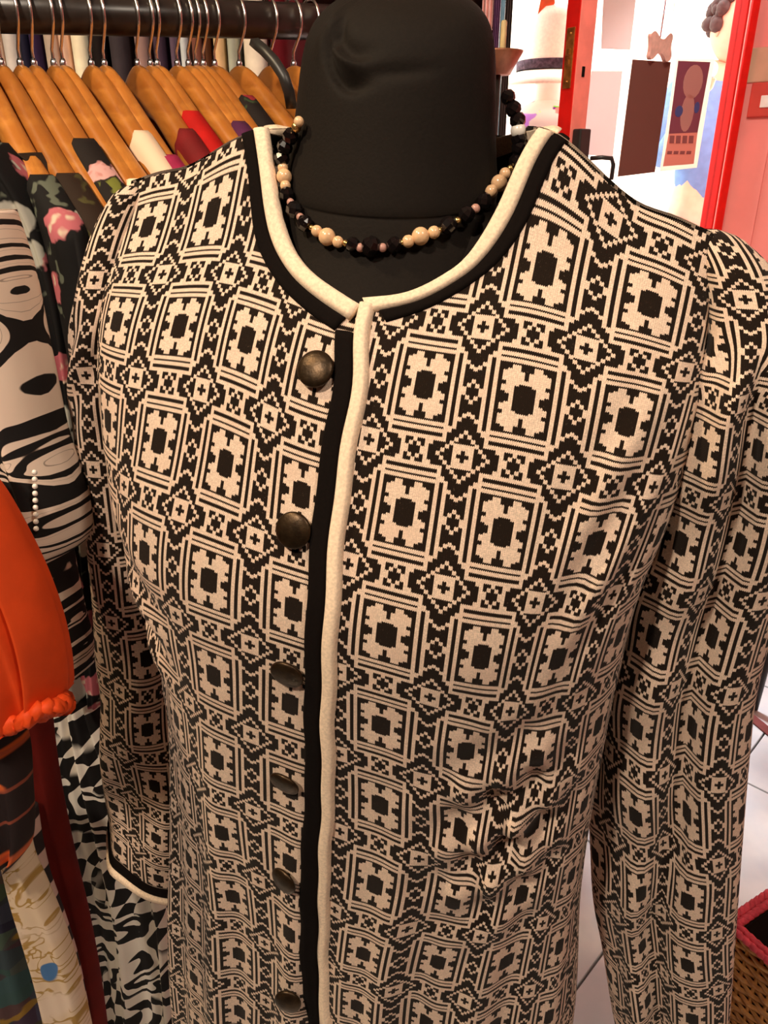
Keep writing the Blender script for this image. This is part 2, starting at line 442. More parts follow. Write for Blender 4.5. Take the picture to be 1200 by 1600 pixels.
for side, I0, O0 in ((-1, NECK_L[0], OUT_L[0]), (1, NECK_R[-1], OUT_R[-1])):
    A, B = back_neck(side, I0[0], O0[0], 0); M = A + (B - A) * .54
    for nm, a, b, mt, th in (('neckband_cream', A, M, TRIM_CREAM, .005), ('neckband_black', M, B, TRIM_BLACK, .002)):
        v, f = band(nm, a, b, side, mt, th, back=True); mesh_obj(nm, v, f, mt, jacket)
# placket
pv = np.linspace(-.0405, .875, 140); pe = plu(pv)
wob = .0006 * np.sin(pv * 95) + .0005 * np.sin(pv * 41 + 1)
def placket(a, b, top, mat, th, nm):
    m = pv >= top
    A = np.c_[pe[m] + a + wob[m], pv[m]]; B = np.c_[pe[m] + b + wob[m], pv[m]]
    v, f = band(nm, A, B, 1, mat, th); mesh_obj(nm, v, f, mat, jacket)
placket(-.0235, -.0095, -.026, TRIM_BLACK, .0036, 'placket_black')
placket(-.0105, 0.0, -.0405, TRIM_CREAM, .0056, 'placket_cream')

# --- buttons
def button(u, v, tilt):
    p, n = surf(np.array([u]), np.array([v]), 1 if u >= 0 else -1, .0035); p = p[0]; n = n[0]
    R = .0122
    prof = [(.001, -.0035), (.0035, -.0032), (.0036, -.0008), (R * .72, -.001), (R * .97, .0002), (R, .0012), (R * .985, .0022), (R * .90, .0030), (R * .7, .0039), (R * .4, .0046), (.0004, .0049)]
    vv, f = lathe(prof, 36)
    n = n / np.linalg.norm(n); n = n + np.array([0, 0, tilt]); n /= np.linalg.norm(n)
    x = np.cross([0, 0, 1.], n); x /= np.linalg.norm(x); y = np.cross(n, x)
    b = mesh_obj('button', p + vv @ np.array([x, y, n]), f, BRONZE, jacket)
    return b
for (u, v, ti) in ((-.0135, .0063, .05), (-.0084, .1088, -.05), (-.0051, .211, -.20), (-.0095, .3182, -.28), (-.0094, .4256, -.05), (-.0047, .5717, .10)):
    button(u, v, ti)

# --- sleeves
def sleeve(rows, vpix, vval, uoff, name, foldfn, beta=YAW, lw=LW, shear=0.0):
    rows = np.array(rows, float); py = rows[:, 0]
    n, m = 150, 72
    yy = np.linspace(py[0], py[-1], n)
    xl, xr, Y, ht = (cub(yy, py, rows[:, k]) for k in (1, 2, 3, 4))
    e = np.array([math.cos(beta), -math.sin(beta), 0]); nrm = np.array([-math.sin(beta), -math.cos(beta), 0])
    a = np.linspace(0, 2 * np.pi, m, endpoint=False)
    V, UV = [], []
    for k in range(n):
        c = atY((xl[k] + xr[k]) / 2, yy[k], Y[k])
        l = atY(xl[k], yy[k], Y[k]); r = atY(xr[k], yy[k], Y[k]); hw = np.linalg.norm(r - l) / 2
        sx = np.sign(np.sin(a)) * np.abs(np.sin(a)) ** (2 / 2.3); cf = np.sign(np.cos(a)) * np.abs(np.cos(a)) ** (2 / 2.3)
        off = foldfn(a, yy[k])
        p = c + np.outer(sx * hw, e) + np.outer(cf * ht[k] + off * (ht[k] > .01), nrm)
        p[:, 2] -= shear * sx * float(sm(yy[k], 850, 1330))
        V.append(p)
        arc = np.r_[0, np.cumsum(np.linalg.norm(np.diff(np.r_[p, p[:1]], axis=0), axis=1))]
        tot = arc[-1]; ar = arc[:-1].copy(); ar[ar > tot / 2] -= tot
        vv = np.interp(yy[k], vpix, vval) if vpix[0] <= yy[k] <= vpix[-1] else (vval[0] - (vpix[0] - yy[k]) / (vpix[1] - vpix[0]) if yy[k] < vpix[0] else vval[-1] + (yy[k] - vpix[-1]) / (vpix[-1] - vpix[-2]))
        UV.append(np.c_[ar / lw + uoff, np.full(m, vv)])
    V = np.concatenate(V); UV = np.concatenate(UV)
    return V, grid_faces(n, m, True), UV, m
def fold_r(a, y):
    b = np.where(a > np.pi, a - 2 * np.pi, a)
    k = sm(y, 430, 700)
    c0 = .15 + .25 * sm(y, 1150, 1500) * -1
    d = -.020 * k * np.exp(-((b - c0) / .13) ** 2) + .010 * k * np.exp(-((b - c0 + .34) / .20) ** 2) - .012 * k * np.exp(-((b + .95) / .20) ** 2) * (1 - sm(y, 1100, 1400)) + .004 * k * np.exp(-((b - c0 - .5) / .25) ** 2)
    d += .0035 * np.exp(-((b + .6) / .7) ** 2) * np.sin(y / 26.0 + b * 2) * k
    d += .005 * np.exp(-((y - 560) / 90) ** 2) * np.sin(b * 7 + y / 40)
    return d
def fold_l(a, y):
    b = np.where(a > np.pi, a - 2 * np.pi, a)
    d = .004 * np.sin(y / 34.0 + 3 * b) * sm(y, 900, 1150) + .006 * np.exp(-((b + .5) / .25) ** 2) * sm(y, 950, 1200)
    d += .004 * np.exp(-((y - 560) / 70) ** 2) * np.sin(b * 6 + y / 20)
    return d
right_rows = [(358, 1100, 1120, .500, .003), (365, 1094, 1142, .498, .010), (386, 1094, 1172, .494, .018), (415, 1096, 1200, .490, .025), (456, 1098, 1220, .488, .033), (520, 1096, 1236, .484, .042), (620, 1060, 1240, .477, .050),
              (740, 1022, 1240, .485, .050), (850, 985, 1224, .495, .048), (960, 950, 1194, .505, .046), (1050, 932, 1172, .512, .045), (1150, 922, 1161, .520, .043), (1250, 922, 1153, .525, .042),
              (1350, 925, 1146, .528, .040), (1430, 930, 1141, .530, .038), (1500, 943, 1137, .532, .036), (1600, 960, 1130, .534, .034), (1640, 968, 1127, .535, .034)]
V, f, UV, m = sleeve(right_rows, [953, 1095, 1222, 1344, 1444, 1527], [0, 1, 2, 3, 4, 5], .5, 'sleeve', fold_r)
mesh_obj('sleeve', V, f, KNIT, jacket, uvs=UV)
left_rows = [(290, 196, 214, .620, .003), (298, 186, 222, .620, .010), (320, 170, 226, .621, .016), (354, 155, 226, .622, .022), (400, 143, 226, .623, .029), (460, 134, 226, .626, .036), (530, 129, 228, .630, .042), (620, 131, 234, .635, .044),
             (700, 138, 240, .638, .044), (800, 147, 250, .642, .043), (900, 154, 260, .646, .042), (1000, 159, 270, .650, .040), (1100, 164, 280, .654, .040), (1200, 168, 294, .658, .038), (1300, 171, 308, .660, .036), (1338, 172, 314, .662, .036)]
V, f, UV, m = sleeve(left_rows, [568, 707, 828, 938, 1042, 1133, 1213, 1278, 1338], np.arange(9) + .5, .42, 'sleeve', fold_l, shear=.034)
sleeve_left = mesh_obj('sleeve', V, f, KNIT, jacket, uvs=UV)
def cuff(V, m, mat, off0, off1, lift, nm, drop):
    last = V[-m:]; c = last.mean(0); prev = V[-2 * m:-m]; ax = last - prev; ax = ax / np.linalg.norm(ax, axis=1)[:, None]
    rad = last - c; rn = rad / np.linalg.norm(rad, axis=1)[:, None]
    rings = []
    for t in np.linspace(0, 1, 7):
        h = lift * math.sqrt(max(0, 1 - (2 * t - 1) ** 4)) + .0006
        rings.append(last + ax * (off0 + (off1 - off0) * t) + rn * h)
    for t in np.linspace(1, 0, 4):
        rings.append(last + ax * (off0 + (off1 - off0) * t) - rn * .002)
    v, f = rings_mesh(rings, False); mesh_obj(nm, v, f, mat, sleeve_left)
cuff(V, m, TRIM_BLACK, -.016, .002, .0022, 'cuff_black', 0); cuff(V, m, TRIM_CREAM, .001, .012, .0045, 'cuff_cream', 0)

# ------------------------------------------------------------------ mannequin bust
bust = thing('mannequin_bust', 'black cloth covered dressmaker bust with tall neck wearing the knit jacket', 'mannequin', (OX, OY, 0))
def bust_torso():
    rings = []
    for v in np.linspace(-.128, .62, 60):
        pts = []
        for side, back in ((1, False), (1, True), (-1, True), (-1, False)):
            xs, fs, L = section(float(v), side, back)
            k = np.linspace(0, 159, 16).astype(int)[:-1]
            sx = .90; inset = .013
            x = side * xs[k] * sx; ff = F0 + np.sign(fs[k]) * np.maximum(np.abs(fs[k]) - inset, 0)
            order = slice(None) if side * (1 if not back else -1) > 0 else slice(None, None, -1)
            if (side, back) == (1, True): x = side * xs[::-1][k] * sx; ff = F0 + np.sign(fs[::-1][k]) * np.maximum(np.abs(fs[::-1][k]) - inset, 0)
            if (side, back) == (-1, False): x = side * xs[::-1][k] * sx; ff = F0 + np.sign(fs[::-1][k]) * np.maximum(np.abs(fs[::-1][k]) - inset, 0)
            z = np.full(len(k), np.interp(v, _vf, _zt) - .012)
            pts.append(body_world(x, ff, z))
        rings.append(np.concatenate(pts))
    return rings_mesh(rings)
v, f = bust_torso(); mesh_obj('torso', v, f, BUST, bust)
NX, NF, NK = -.010, -.056, .80
def neck_mesh():
    prof = [(-.110, .108), (-.085, .100), (-.065, .0915), (-.048, .0845), (-.034, .0790), (-.0255, .0765), (-.0215, .0752), (-.0195, .0746), (-.0175, .0754), (-.012, .0752), (.0, .0732), (.015, .0706), (.03, .0685), (.045, .0668), (.058, .0652), (.068, .0634), (.077, .0606), (.085, .0560), (.0915, .0490), (.0965, .0400), (.0995, .0290), (.101, .0175), (.1017, .0080), (.1019, .0005)]
    zz = np.array([p[0] for p in prof]); rr = np.array([p[1] for p in prof])
    idx = np.linspace(0, len(prof) - 1, 150); z = cub(idx, np.arange(len(prof)), zz); r = cub(idx, np.arange(len(prof)), rr)
    m = 128; a = np.linspace(0, 2 * np.pi, m, endpoint=False); rings = []
    for k in range(len(z)):
        X = NX + r[k] * np.sin(a); F = NF + r[k] * np.cos(a) * NK
        tilt = sm(z[k], -.03, .09)
        Z = z[k] - tilt * .30 * (F - NF) - (1 - tilt) * .20 * (F - NF) * sm(z[k], -.12, -.02)
        # gathered twist of cloth at the crown
        b = np.where(a > np.pi, a - 2 * np.pi, a); zf = z[k]
        cz_ = .0905 - .036 * (b + .62) - .010 * np.sin((b + .62) * 5)          # ridge line falling to the right
        along = np.exp(-((b + .28) / .26) ** 2)
        g = along * (np.exp(-((zf - cz_) / .0040) ** 2) - .9 * np.exp(-((zf - cz_ + .0085) / .0045) ** 2) - .5 * np.exp(-((zf - cz_ - .0085) / .0045) ** 2))
        g += .6 * np.exp(-((b + .62) / .10) ** 2) * np.exp(-((zf - .083) / .012) ** 2) - .9 * np.exp(-((b + .48) / .07) ** 2) * np.exp(-((zf - .080) / .008) ** 2)
        g += -.35 * np.exp(-((b - .25) / .35) ** 2) * np.exp(-((zf - .066) / .004) ** 2)
        X = X + .0055 * g * np.sin(a); F = F + .0055 * g * np.cos(a); Z = Z + .004 * g
        rings.append(body_world(X, F, Z))
    return rings_mesh(rings)
v, f = neck_mesh(); mesh_obj('neck', v, f, BUST, bust)
STEEL = plain('brushed_steel', (.35, .34, .33), .3, .5, .1, 50, 0, 300, 1)
v, f = tube([(OX, OY, .02), (OX, OY, .62)], .014, 16); mesh_obj('stand_pole', v, f, STEEL, bust)
v, f = lathe([(.001, 0), (.15, 0), (.152, .004), (.148, .012), (.05, .020), (.022, .03), (.001, .03)], 40)
mesh_obj('stand_base', v + np.array([OX, OY, 0]), f, STEEL, bust)

# ------------------------------------------------------------------ necklace
PEARL = plain('pearl', (.78, .49, .27), .22, .6, .08, 200, 0); PEARLW = plain('white_pearl', (.85, .78, .70), .25, .6, .06, 200, 0)
JET = plain('jet_glass', (.006, .004, .004), .10, .7, .1, 50, 0); PINK = plain('pink_seed', (.48, .25, .20), .25, .5, .1, 100, 0)
GOLD = plain('gold_seed', (.75, .45, .16), .25, .5, .1, 100, 0, metal=.9)
beads = [(794,152,'j',1),(802,170,'j',1.1),(809,188,'j',1.1),(810,204,'w',1.1),(811,217,'j',1.05),(812,232,'j',1.15),(806,252,'j',1.0),(797,263,'g',.45),(789,271,'p',.8),(780,286,'p',1.15),(768,299,'p',.9),(757,314,'j',1.1),(743,326,'r',.65),(729,335,'j',1.15),(715,345,'g',.5),(701,352,'j',1.2),(686,360,'g',.45),(678,363,'p',.85),(657,369,'p',1.2),(638,377,'p',.85),(629,379,'g',.4),(616,382,'j',1.05),(598,387,'r',.6),(580,385,'j',1.35),(563,387,'r',.6),(551,382,'j',1.0),(540,380,'g',.45),(528,378,'p',.8),(511,370,'p',1.2),(495,361,'p',.8),(487,356,'g',.4),(476,349,'j',1.15),(469,339,'r',.55),(460,328,'j',1.2),(454,316,'r',.55),(448,304,'j',1.05),(446,290,'p',.75),(444,276,'p',1.1),(442,262,'p',.75),(441,248,'j',1.05),(445,230,'j',1.1),(454,213,'j',1.1),(463,199,'g',.7),(467,190,'p',.7)]
def body_local(p):
    d = p[:2] - np.array([OX, OY]); X = d @ EX[:2]; F = d @ EF[:2]; Z = p[2] - CAMZ + .27
    c, s = math.cos(LEAN), math.sin(LEAN)
    return X * c - Z * s, F, X * s + Z * c - .27
necklace = thing('bead_necklace', 'short necklace of pearls and black faceted beads around the neck of the bust', 'necklace', (OX, OY, CAMZ))
def neck_r(z):
    return float(np.interp(z, [-.11, -.065, -.034, -.0195, 0, .03, .06], [.108, .0915, .0790, .0750, .0732, .0685, .065]))
pts = []
for (px, py, k, s) in beads:
    d = ray(px, py); best = None
    # hang on the bust: the tilted loop that touches the neck and rests on the chest
    for dep in np.linspace(.36, .62, 1041):
        X, F, Z = body_local(d * dep + np.array([0, 0, CAMZ]))
        rho = math.hypot(X - NX, (F - NF) / NK); zl = Z + .22 * (F - NF)
        err = abs(rho - (neck_r(zl) + .0065))
        if best is None or err < best[0] - 1e-6: best = (err, dep)
        if err < .0006: break
    pts.append(d * best[1] + np.array([0, 0, CAMZ]))
pts = np.array(pts)
# smooth the loop's depth so beads follow one string
for _ in range(3):
    dep = np.array([p[1] for p in pts]); sd = dep.copy(); sd[1:-1] = (dep[:-2] + 2 * dep[1:-1] + dep[2:]) / 4
    pts = np.array([atY(b[0], b[1], y) for b, y in zip(beads, sd)])
cache = {}
def bead_mesh(k, s):
    if (k, s) in cache: return cache[(k, s)]
    r = .0047 * s
    if k == 'j': v, f = sphere((0, 0, 0), r * 1.05, 8, 6)
    else: v, f = sphere((0, 0, 0), r, 16, 10)
    mat = {'j': JET, 'p': PEARL, 'w': PEARLW, 'r': PINK, 'g': GOLD}[k]
    me = bpy.data.meshes.new('bead'); me.from_pydata(v.tolist(), [], f)
    if k != 'j': me.polygons.foreach_set('use_smooth', [True] * len(me.polygons))
    me.materials.append(mat); cache[(k, s)] = me; return me
for b, p in zip(beads, pts):
    o = bpy.data.objects.new('bead', bead_mesh(b[2], b[3])); COL.objects.link(o); o.parent = necklace
    o.location = Vector((p - np.array([OX, OY, CAMZ])).tolist()); o.rotation_euler = (random.random(), random.random(), random.random())
# string with the hidden run behind the neck
bk = []
X0, F0a, Z0 = body_local(pts[0]); X1, F1a, Z1 = body_local(pts[-1])
for t in np.linspace(0, 1, 12)[1:-1]:
    a0 = math.atan2(X0 - NX, (F0a - NF) / NK); a1 = math.atan2(X1 - NX, (F1a - NF) / NK); a1 = a1 + 2 * math.pi if a1 < a0 else a1
    a = a1 + (a0 - a1) * (1 - t) if False else a0 + (a1 - a0) * t
    zz = Z0 + (Z1 - Z0) * t + .012 * math.sin(math.pi * t); rr = neck_r(zz + .28 * -.06) + .006
    bk.append(body_world(np.array(NX + rr * math.sin(a)), np.array(NF + NK * rr * math.cos(a)), np.array(zz)))
loop = np.concatenate([pts, np.array(bk)[::-1] if False else np.array(bk)[::-1]])
v, f = tube(np.r_[pts], .0007, 6); mesh_obj('string', v, f, JET, necklace)
# ------------------------------------------------------------------ the room
def struct_obj(name, v, f, mat, smooth=False, parent=None):
    o = mesh_obj(name, v, f, mat, parent, smooth)
    if parent is None: struct(o)
    return o
def raw(name, v, f, mat, parent=None, smooth=True):
    me = bpy.data.meshes.new(name); me.from_pydata(np.asarray(v).tolist(), [], [tuple(int(i) for i in q) for q in f])
    if smooth: me.polygons.foreach_set('use_smooth', [True] * len(me.polygons))
    me.materials.append(mat); o = bpy.data.objects.new(name, me); COL.objects.link(o); o.parent = parent; return o
def wallbox(name, x0, x1, y0, y1, z0, z1, mat):
    v, f = box(((x0 + x1) / 2, (y0 + y1) / 2, (z0 + z1) / 2), ((x1 - x0) / 2, (y1 - y0) / 2, (z1 - z0) / 2))
    return struct_obj(name, v, f, mat)
GROUT = plain('grout', (120, 118, 116), .9, .2, .1, 60)
t = NT('floor_tile', .22, .5); n1 = t.noise(t.coord('Object'), 9, 5)
t.color(t.mix(t.step(n1, .3, .75), (.62, .66, .70), (.80, .80, .79))); t.bump(n1, .05, .002); TILE = t.m
DARKWALL = plain('dark_wall', (46, 28, 20), .9, .2, .2, 8)
PINKWALL = plain('pink_wall', (244, 150, 142), .7, .3, .05, 5, .1, 200)
PALE = plain('pale_ceiling', (225, 214, 200), .9, .2, .05, 5)
RED = plain('red_gloss_paint', (226, 22, 12), .35, .5, .08, 30, .08, 200)
REDF = plain('faded_red_paint', (240, 132, 116), .45, .4, .08, 20, .08, 200)
# floor with diagonal tiles
fl = wallbox('floor', -1.9, 2.3, -2.0, 2.86, -.06, -.004, GROUT)
ca, sa = math.cos(math.radians(46.5)), math.sin(math.radians(46.5)); TS = .40
tv, tf = box((0, 0, -.001), (TS / 2 - .0022, TS / 2 - .0022, .004), None, .0015)
tme = bpy.data.meshes.new('tile'); tme.from_pydata(tv.tolist(), [], tf); tme.materials.append(TILE)
o0 = np.array([.859, 1.423]); d1 = np.array([ca, sa]); d2 = np.array([-sa, ca])
for i in range(-9, 8):
    for j in range(-9, 9):
        c = o0 + d1 * (i + .33) * TS + d2 * (j + .5) * TS
        if -1.6 < c[0] < 2.0 and -.9 < c[1] < 2.6:
            o = bpy.data.objects.new('tile', tme); COL.objects.link(o); o.parent = fl
            o.location = Vector((c[0], c[1], 0)) - fl.location; o.rotation_euler = (0, 0, math.radians(46.5))
wallbox('ceiling', -1.9, 2.3, -2.0, 2.86, 2.5, 2.56, PALE)
wallbox('wall_left', -1.9, -1.8, -2.0, 2.86, 0, 2.5, DARKWALL)
wallbox('wall_front', -1.9, 2.3, -2.1, -2.0, 0, 2.5, PALE)
wallbox('wall_back', -1.9, .30, 2.36, 2.46, 0, 2.5, DARKWALL)
wallbox('wall_back_return', .20, .30, 2.46, 2.86, 0, 2.5, PINKWALL)
wallbox('wall_over_door', .30, 1.20, 2.78, 2.86, 2.12, 2.5, RED)
# pink wall running toward the room from the door jamb
a_, b_ = np.array([1.146, 2.79]), np.array([1.95, 2.15]); dd = b_ - a_; L_ = np.linalg.norm(dd); dd /= L_
ax = np.array([[dd[0], dd[1], 0], [-dd[1], dd[0], 0], [0, 0, 1.]])
v, f = box((*(a_ + b_) / 2 + np.array([-dd[1], dd[0]]) * .05, 1.25), (L_ / 2, .05, 1.25), ax); struct_obj('wall_right', v, f, PINKWALL)
wallbox('wall_right_return', 1.90, 2.0, -2.0, 2.2, 0, 2.5, PINKWALL)
v, f = box((1.130, 2.79, 1.06), (.014, .030, 1.06), None, .004); struct_obj('trim_door_jamb', v, f, RED)
v, f = box((.33, 2.80, 1.06), (.022, .045, 1.06), None, .004); struct_obj('trim_door_post', v, f, DARKWALL)
# shallow panel moulding and plates on the pink wall
def on_wall(px, py):
    d = ray(px, py); n = np.array([-dd[1], dd[0], 0]); k = ((np.array([a_[0], a_[1], 0]) - 0) @ n) / (d @ n)
    p = d * k; p[2] += CAMZ; return p
def wall_plate(px0, py0, px1, py1, th, mat, bev=.003):
    A, B = on_wall(px0, py0), on_wall(px1, py1)
    s0, s1 = (A[:2] - a_) @ dd, (B[:2] - a_) @ dd
    c = a_ + dd * (s0 + s1) / 2 + np.array([dd[1], -dd[0]]) * th / 2
    return box((c[0], c[1], (A[2] + B[2]) / 2), (abs(s1 - s0) / 2, th / 2, abs(A[2] - B[2]) / 2), ax, bev)
SWITCH = plain('beige_plastic', (206, 170, 140), .4, .4, .04, 20, 0); WHITE = plain('white_paint', (238, 232, 222), .5, .4, .04, 20, 0)
v, f = wall_plate(1170, 76, 1225, 127, .012, SWITCH); o = tag(mesh_obj('wall_switch', v, f, SWITCH, None, False), 'beige switch plate on the pink wall at the right edge', 'switch')
cp = thing('call_point', 'red wall box with a white mark below the beige switch plate', 'alarm box', tuple(on_wall(1200, 155)))
v, f = wall_plate(1178, 130, 1228, 182, .02, REDF, .004); mesh_obj('case', v, f, plain('alarm_red', (205, 74, 62), .4, .4, .05, 20, 0), cp, False)
v, f = wall_plate(1193, 150, 1214, 168, .026, WHITE, .002); mesh_obj('label_plate', v, f, WHITE, cp, False)
v, f = wall_plate(1168, 0, 1170, 400, .006, PINKWALL, .001); struct_obj('trim_panel', v, f, PINKWALL)

# ------------------------------------------------------------------ glazed door
DL, DH = np.array([.500, 2.30]), np.array([1.108, 2.75]); de = DH - DL; DLn = np.linalg.norm(de); de = de / DLn
dn = np.array([de[1], -de[0]])                       # faces the room
DAX = np.array([[de[0], de[1], 0], [-dn[0], -dn[1], 0], [0, 0, 1.]])
door = bpy.data.objects.new('door_1', None); COL.objects.link(door); door.location = (DL[0], DL[1], 0); struct(door)
def dpt(s, o, z): p = DL + de * s + dn * o; return np.array([p[0], p[1], z])
def dbox(nm, s0, s1, o0_, o1, z0, z1, mat, bev=.002, par=None):
    v, f = box(dpt((s0 + s1) / 2, (o0_ + o1) / 2, (z0 + z1) / 2), ((s1 - s0) / 2, abs(o1 - o0_) / 2, (z1 - z0) / 2), DAX, bev)
    return mesh_obj(nm, v, f, mat, door if par is None else par, False)
dbox('lock_stile', 0, .062, -.045, 0, .02, 2.08, REDF)
dbox('lock_edge', -.003, .0002, -.044, -.001, .02, 2.08, RED, 0)
dbox('hinge_stile', DLn - .010, DLn, -.045, 0, .02, 2.08, RED)
dbox('top_rail', .062, DLn - .010, -.045, 0, 1.98, 2.08, RED)
dbox('bottom_rail', .062, DLn - .010, -.045, 0, .02, .28, RED)
t = NT('door_glass', .02, .5); tr = t.n('ShaderNodeBsdfTransparent'); gl = t.n('ShaderNodeBsdfGlossy'); gl.inputs['Roughness'].default_value = .01
mx = t.n('ShaderNodeMixShader'); mx.inputs[0].default_value = .05
t.t.links.new(tr.outputs[0], mx.inputs[1]); t.t.links.new(gl.outputs[0], mx.inputs[2]); t.t.links.new(mx.outputs[0], t.t.nodes['Material Output'].inputs[0]); GLASS = t.m
dbox('pane', .062, DLn - .010, -.026, -.020, .28, 1.98, GLASS, 0)
def on_door(px, py, o=0.0):
    d = ray(px, py); n = np.array([dn[0], dn[1], 0]); p0 = np.array([*(DL + dn * o), 0]); k = (p0 @ n) / (d @ n); p = d * k; p[2] += CAMZ
    return (p[:2] - DL) @ de, p[2]
BRASS = plain('aged_brass', (.55, .26, .06), .35, .5, .3, 60, .1, 300, .9)
def edge_pt(py):  # height on the lock edge
    p = atY(880, py, 2.31); return p[2]
def edge_box(nm, z0, z1, o0_, o1, mat, s0=-.006, s1=-.002, par=None):
    return dbox(nm, s0, s1, o0_, o1, z0, z1, mat, .001, par)
pl = edge_box('lock_faceplate', edge_pt(138), edge_pt(42), -.036, -.010, BRASS)
for zz in (edge_pt(52), edge_pt(128)):
    v, f = sphere(dpt(-.0065, -.022, zz), .0035, 10, 6, (1, 1, 1)); mesh_obj('screw', v, f, BRASS, pl)
edge_box('latch_bolt', edge_pt(86), edge_pt(76), -.028, -.017, BRASS, -.013, -.004, pl)
edge_box('dead_bolt', edge_pt(100), edge_pt(93), -.026, -.019, BRASS, -.009, -.004, pl)
s_, z_ = on_door(911, 112); v, f = box(dpt(s_, .001, z_), (.005, .0015, .012), DAX, .001); mesh_obj('keyhole', v, f, TRIM_BLACK, door, False)
BLACKP = plain('black_plastic', (.02, .018, .016), .4, .5, .1, 40, 0)
s0_, z0_ = on_door(889, 239); s1_, z1_ = on_door(911, 202)
dbox('rim_lock', max(.004, s0_ + .006), s1_, 0, .03, z0_ - .05, z1_, BLACKP, .004)
hs, hz = on_door(925, 250)
v, f = tube([dpt(hs - .03, .02, hz + .004), dpt(hs - .02, .05, hz + .006), dpt(hs + .015, .055, hz + .004), dpt(hs + .028, .053, hz - .012), dpt(hs + .030, .05, hz - .05)], .006, 10); mesh_obj('door_handle', v, f, BLACKP, door)

# papers and the bone sign stuck on the glass
def sheet(nm, label, cat, quad, mat, th=.0012, o=-.0185):
    pts_ = [on_door(px, py, o) for px, py in quad]
    fr = [dpt(s, o, z) for s, z in pts_]; bk_ = [dpt(s, o + th, z) for s, z in pts_]
    v = np.array(fr + bk_); f = [(3, 2, 1, 0), (4, 5, 6, 7)] + [(i, (i + 1) % 4, (i + 1) % 4 + 4, i + 4) for i in range(4)]
    return tag(mesh_obj(nm, v, f, mat, None, False), label, cat)
def papermat(name, rgb, tr=.45):
    t = NT(name, .85, .2); c = lin(rgb); nz = t.noise(t.coord('Object'), 14, 3)
    t.color(t.mix(nz, tuple(x * .92 for x in c), c))
    ts = t.n('ShaderNodeBsdfTranslucent'); ts.inputs[0].default_value = (*c, 1); mx = t.n('ShaderNodeMixShader'); mx.inputs[0].default_value = tr
    t.t.links.new(t.b.outputs[0], mx.inputs[1]); t.t.links.new(ts.outputs[0], mx.inputs[2]); t.t.links.new(mx.outputs[0], t.t.nodes['Material Output'].inputs[0])
    return t.m
PG = papermat('grey_paper', (226, 212, 208), .55); PW = papermat('white_paper', (246, 240, 228), .5); PB = papermat('brown_card', (122, 80, 70), .10)
sheet('paper_notice', 'grey back of a paper notice high on the glass door, cut by the frame', 'notice', [(945, -60), (1000, -60), (984, 78), (939, 76)], PG)
sheet('paper_notice', 'grey back of a paper notice low on the glass door beside the red stile', 'notice', [(924, 111), (972, 111), (957, 245), (908, 241)], PG)
sheet('dark_card', 'dark brown rectangular card hung on the glass door beside the poster', 'card', [(988, 93), (1047, 97), (1022, 269), (965, 276)], PB, .003)
ps = thing('poster', 'purple and pink gig poster with white border on the glass door', 'poster', tuple(dpt(*[on_door(1070, 180)[0], -.018, on_door(1070, 180)[1]])))
def pquad(nm, quad, mat, o, par=None):
    pts_ = [on_door(px, py, o) for px, py in quad]; n_ = len(pts_)
    v = np.array([dpt(s, o, z) for s, z in pts_] + [dpt(s, o - .0006, z) for s, z in pts_])
    f = [tuple(range(n_)), tuple(range(2 * n_ - 1, n_ - 1, -1))] + [(i, (i + 1) % n_, (i + 1) % n_ + n_, i + n_) for i in range(n_)]
    return mesh_obj(nm, v, f, mat, par or ps, False)
pquad('sheet', [(1057, 92), (1117, 92), (1089, 262), (1031, 268)], PW, -.0185)
PUR = papermat('purple_print', (168, 104, 122), .45); PNK = papermat('pink_print', (240, 184, 172), .5); SKN = papermat('pale_print', (240, 196, 186), .5); BLU = papermat('blue_print', (110, 120, 190), .45); INK = papermat('ink_print', (160, 100, 100), .06)
pquad('print', [(1060, 95), (1110, 97), (1090, 207), (1045, 209)], PUR, -.0178)
foot_print = pquad('print', [(1045, 209), (1090, 207), (1084, 256), (1036, 260)], PNK, -.0178)
def oval(cx, cy, rx, ry, slant=-.15, n=18): return [(cx + rx * math.cos(a) + slant * ry * math.sin(a) * 1, cy + ry * math.sin(a)) for a in np.linspace(0, 2 * math.pi, n, endpoint=False)]
pquad('figure', oval(1083, 128, 15, 27), SKN, -.0171); pquad('figure', oval(1074, 176, 10, 30), SKN, -.0171)
pquad('patch', oval(1061, 174, 6, 9), BLU, -.0165); pquad('patch', oval(1089, 168, 4, 9), BLU, -.0165)
for yy_, h_ in ((212, 12), (236, 5)):
    for k in range(4):
        x0 = 1047 + k * 10 - (yy_ - 212) * .15
        pquad('lettering', [(x0, yy_), (x0 + 7, yy_), (x0 + 6, yy_ + h_), (x0 - 1, yy_ + h_)], INK, -.0165, foot_print)
# bone sign with its hanging cord
bs, bz = on_door(1029, 72, -.01); k_ = .0026
bone = [(-20, 5), (-22, 12), (-15, 17), (-8, 13), (-2, 8), (6, 8), (11, 13), (17, 17), (23, 13), (21, 5), (21, -2), (25, -9), (22, -17), (14, -18), (9, -11), (2, -8), (-4, -9), (-9, -14), (-15, -18), (-20, -14), (-18, -5)]
bm_ = thing('bone_sign', 'pale wooden dog bone shaped sign hanging on the glass door', 'sign', tuple(dpt(bs, -.01, bz)))
bp = np.array(bone, float)
for _ in range(2): bp = np.stack([bp * .75 + np.roll(bp, -1, 0) * .25, bp * .25 + np.roll(bp, -1, 0) * .75], 1).reshape(-1, 2)
v, f = prism(bp * k_ * np.array([.88, .80]), -.006, .006)
mesh_obj('board', dpt(bs, -.008, bz) + v @ DAX, f, plain('pale_wood', (226, 186, 170), .7, .3, .1, 60), bm_, False)
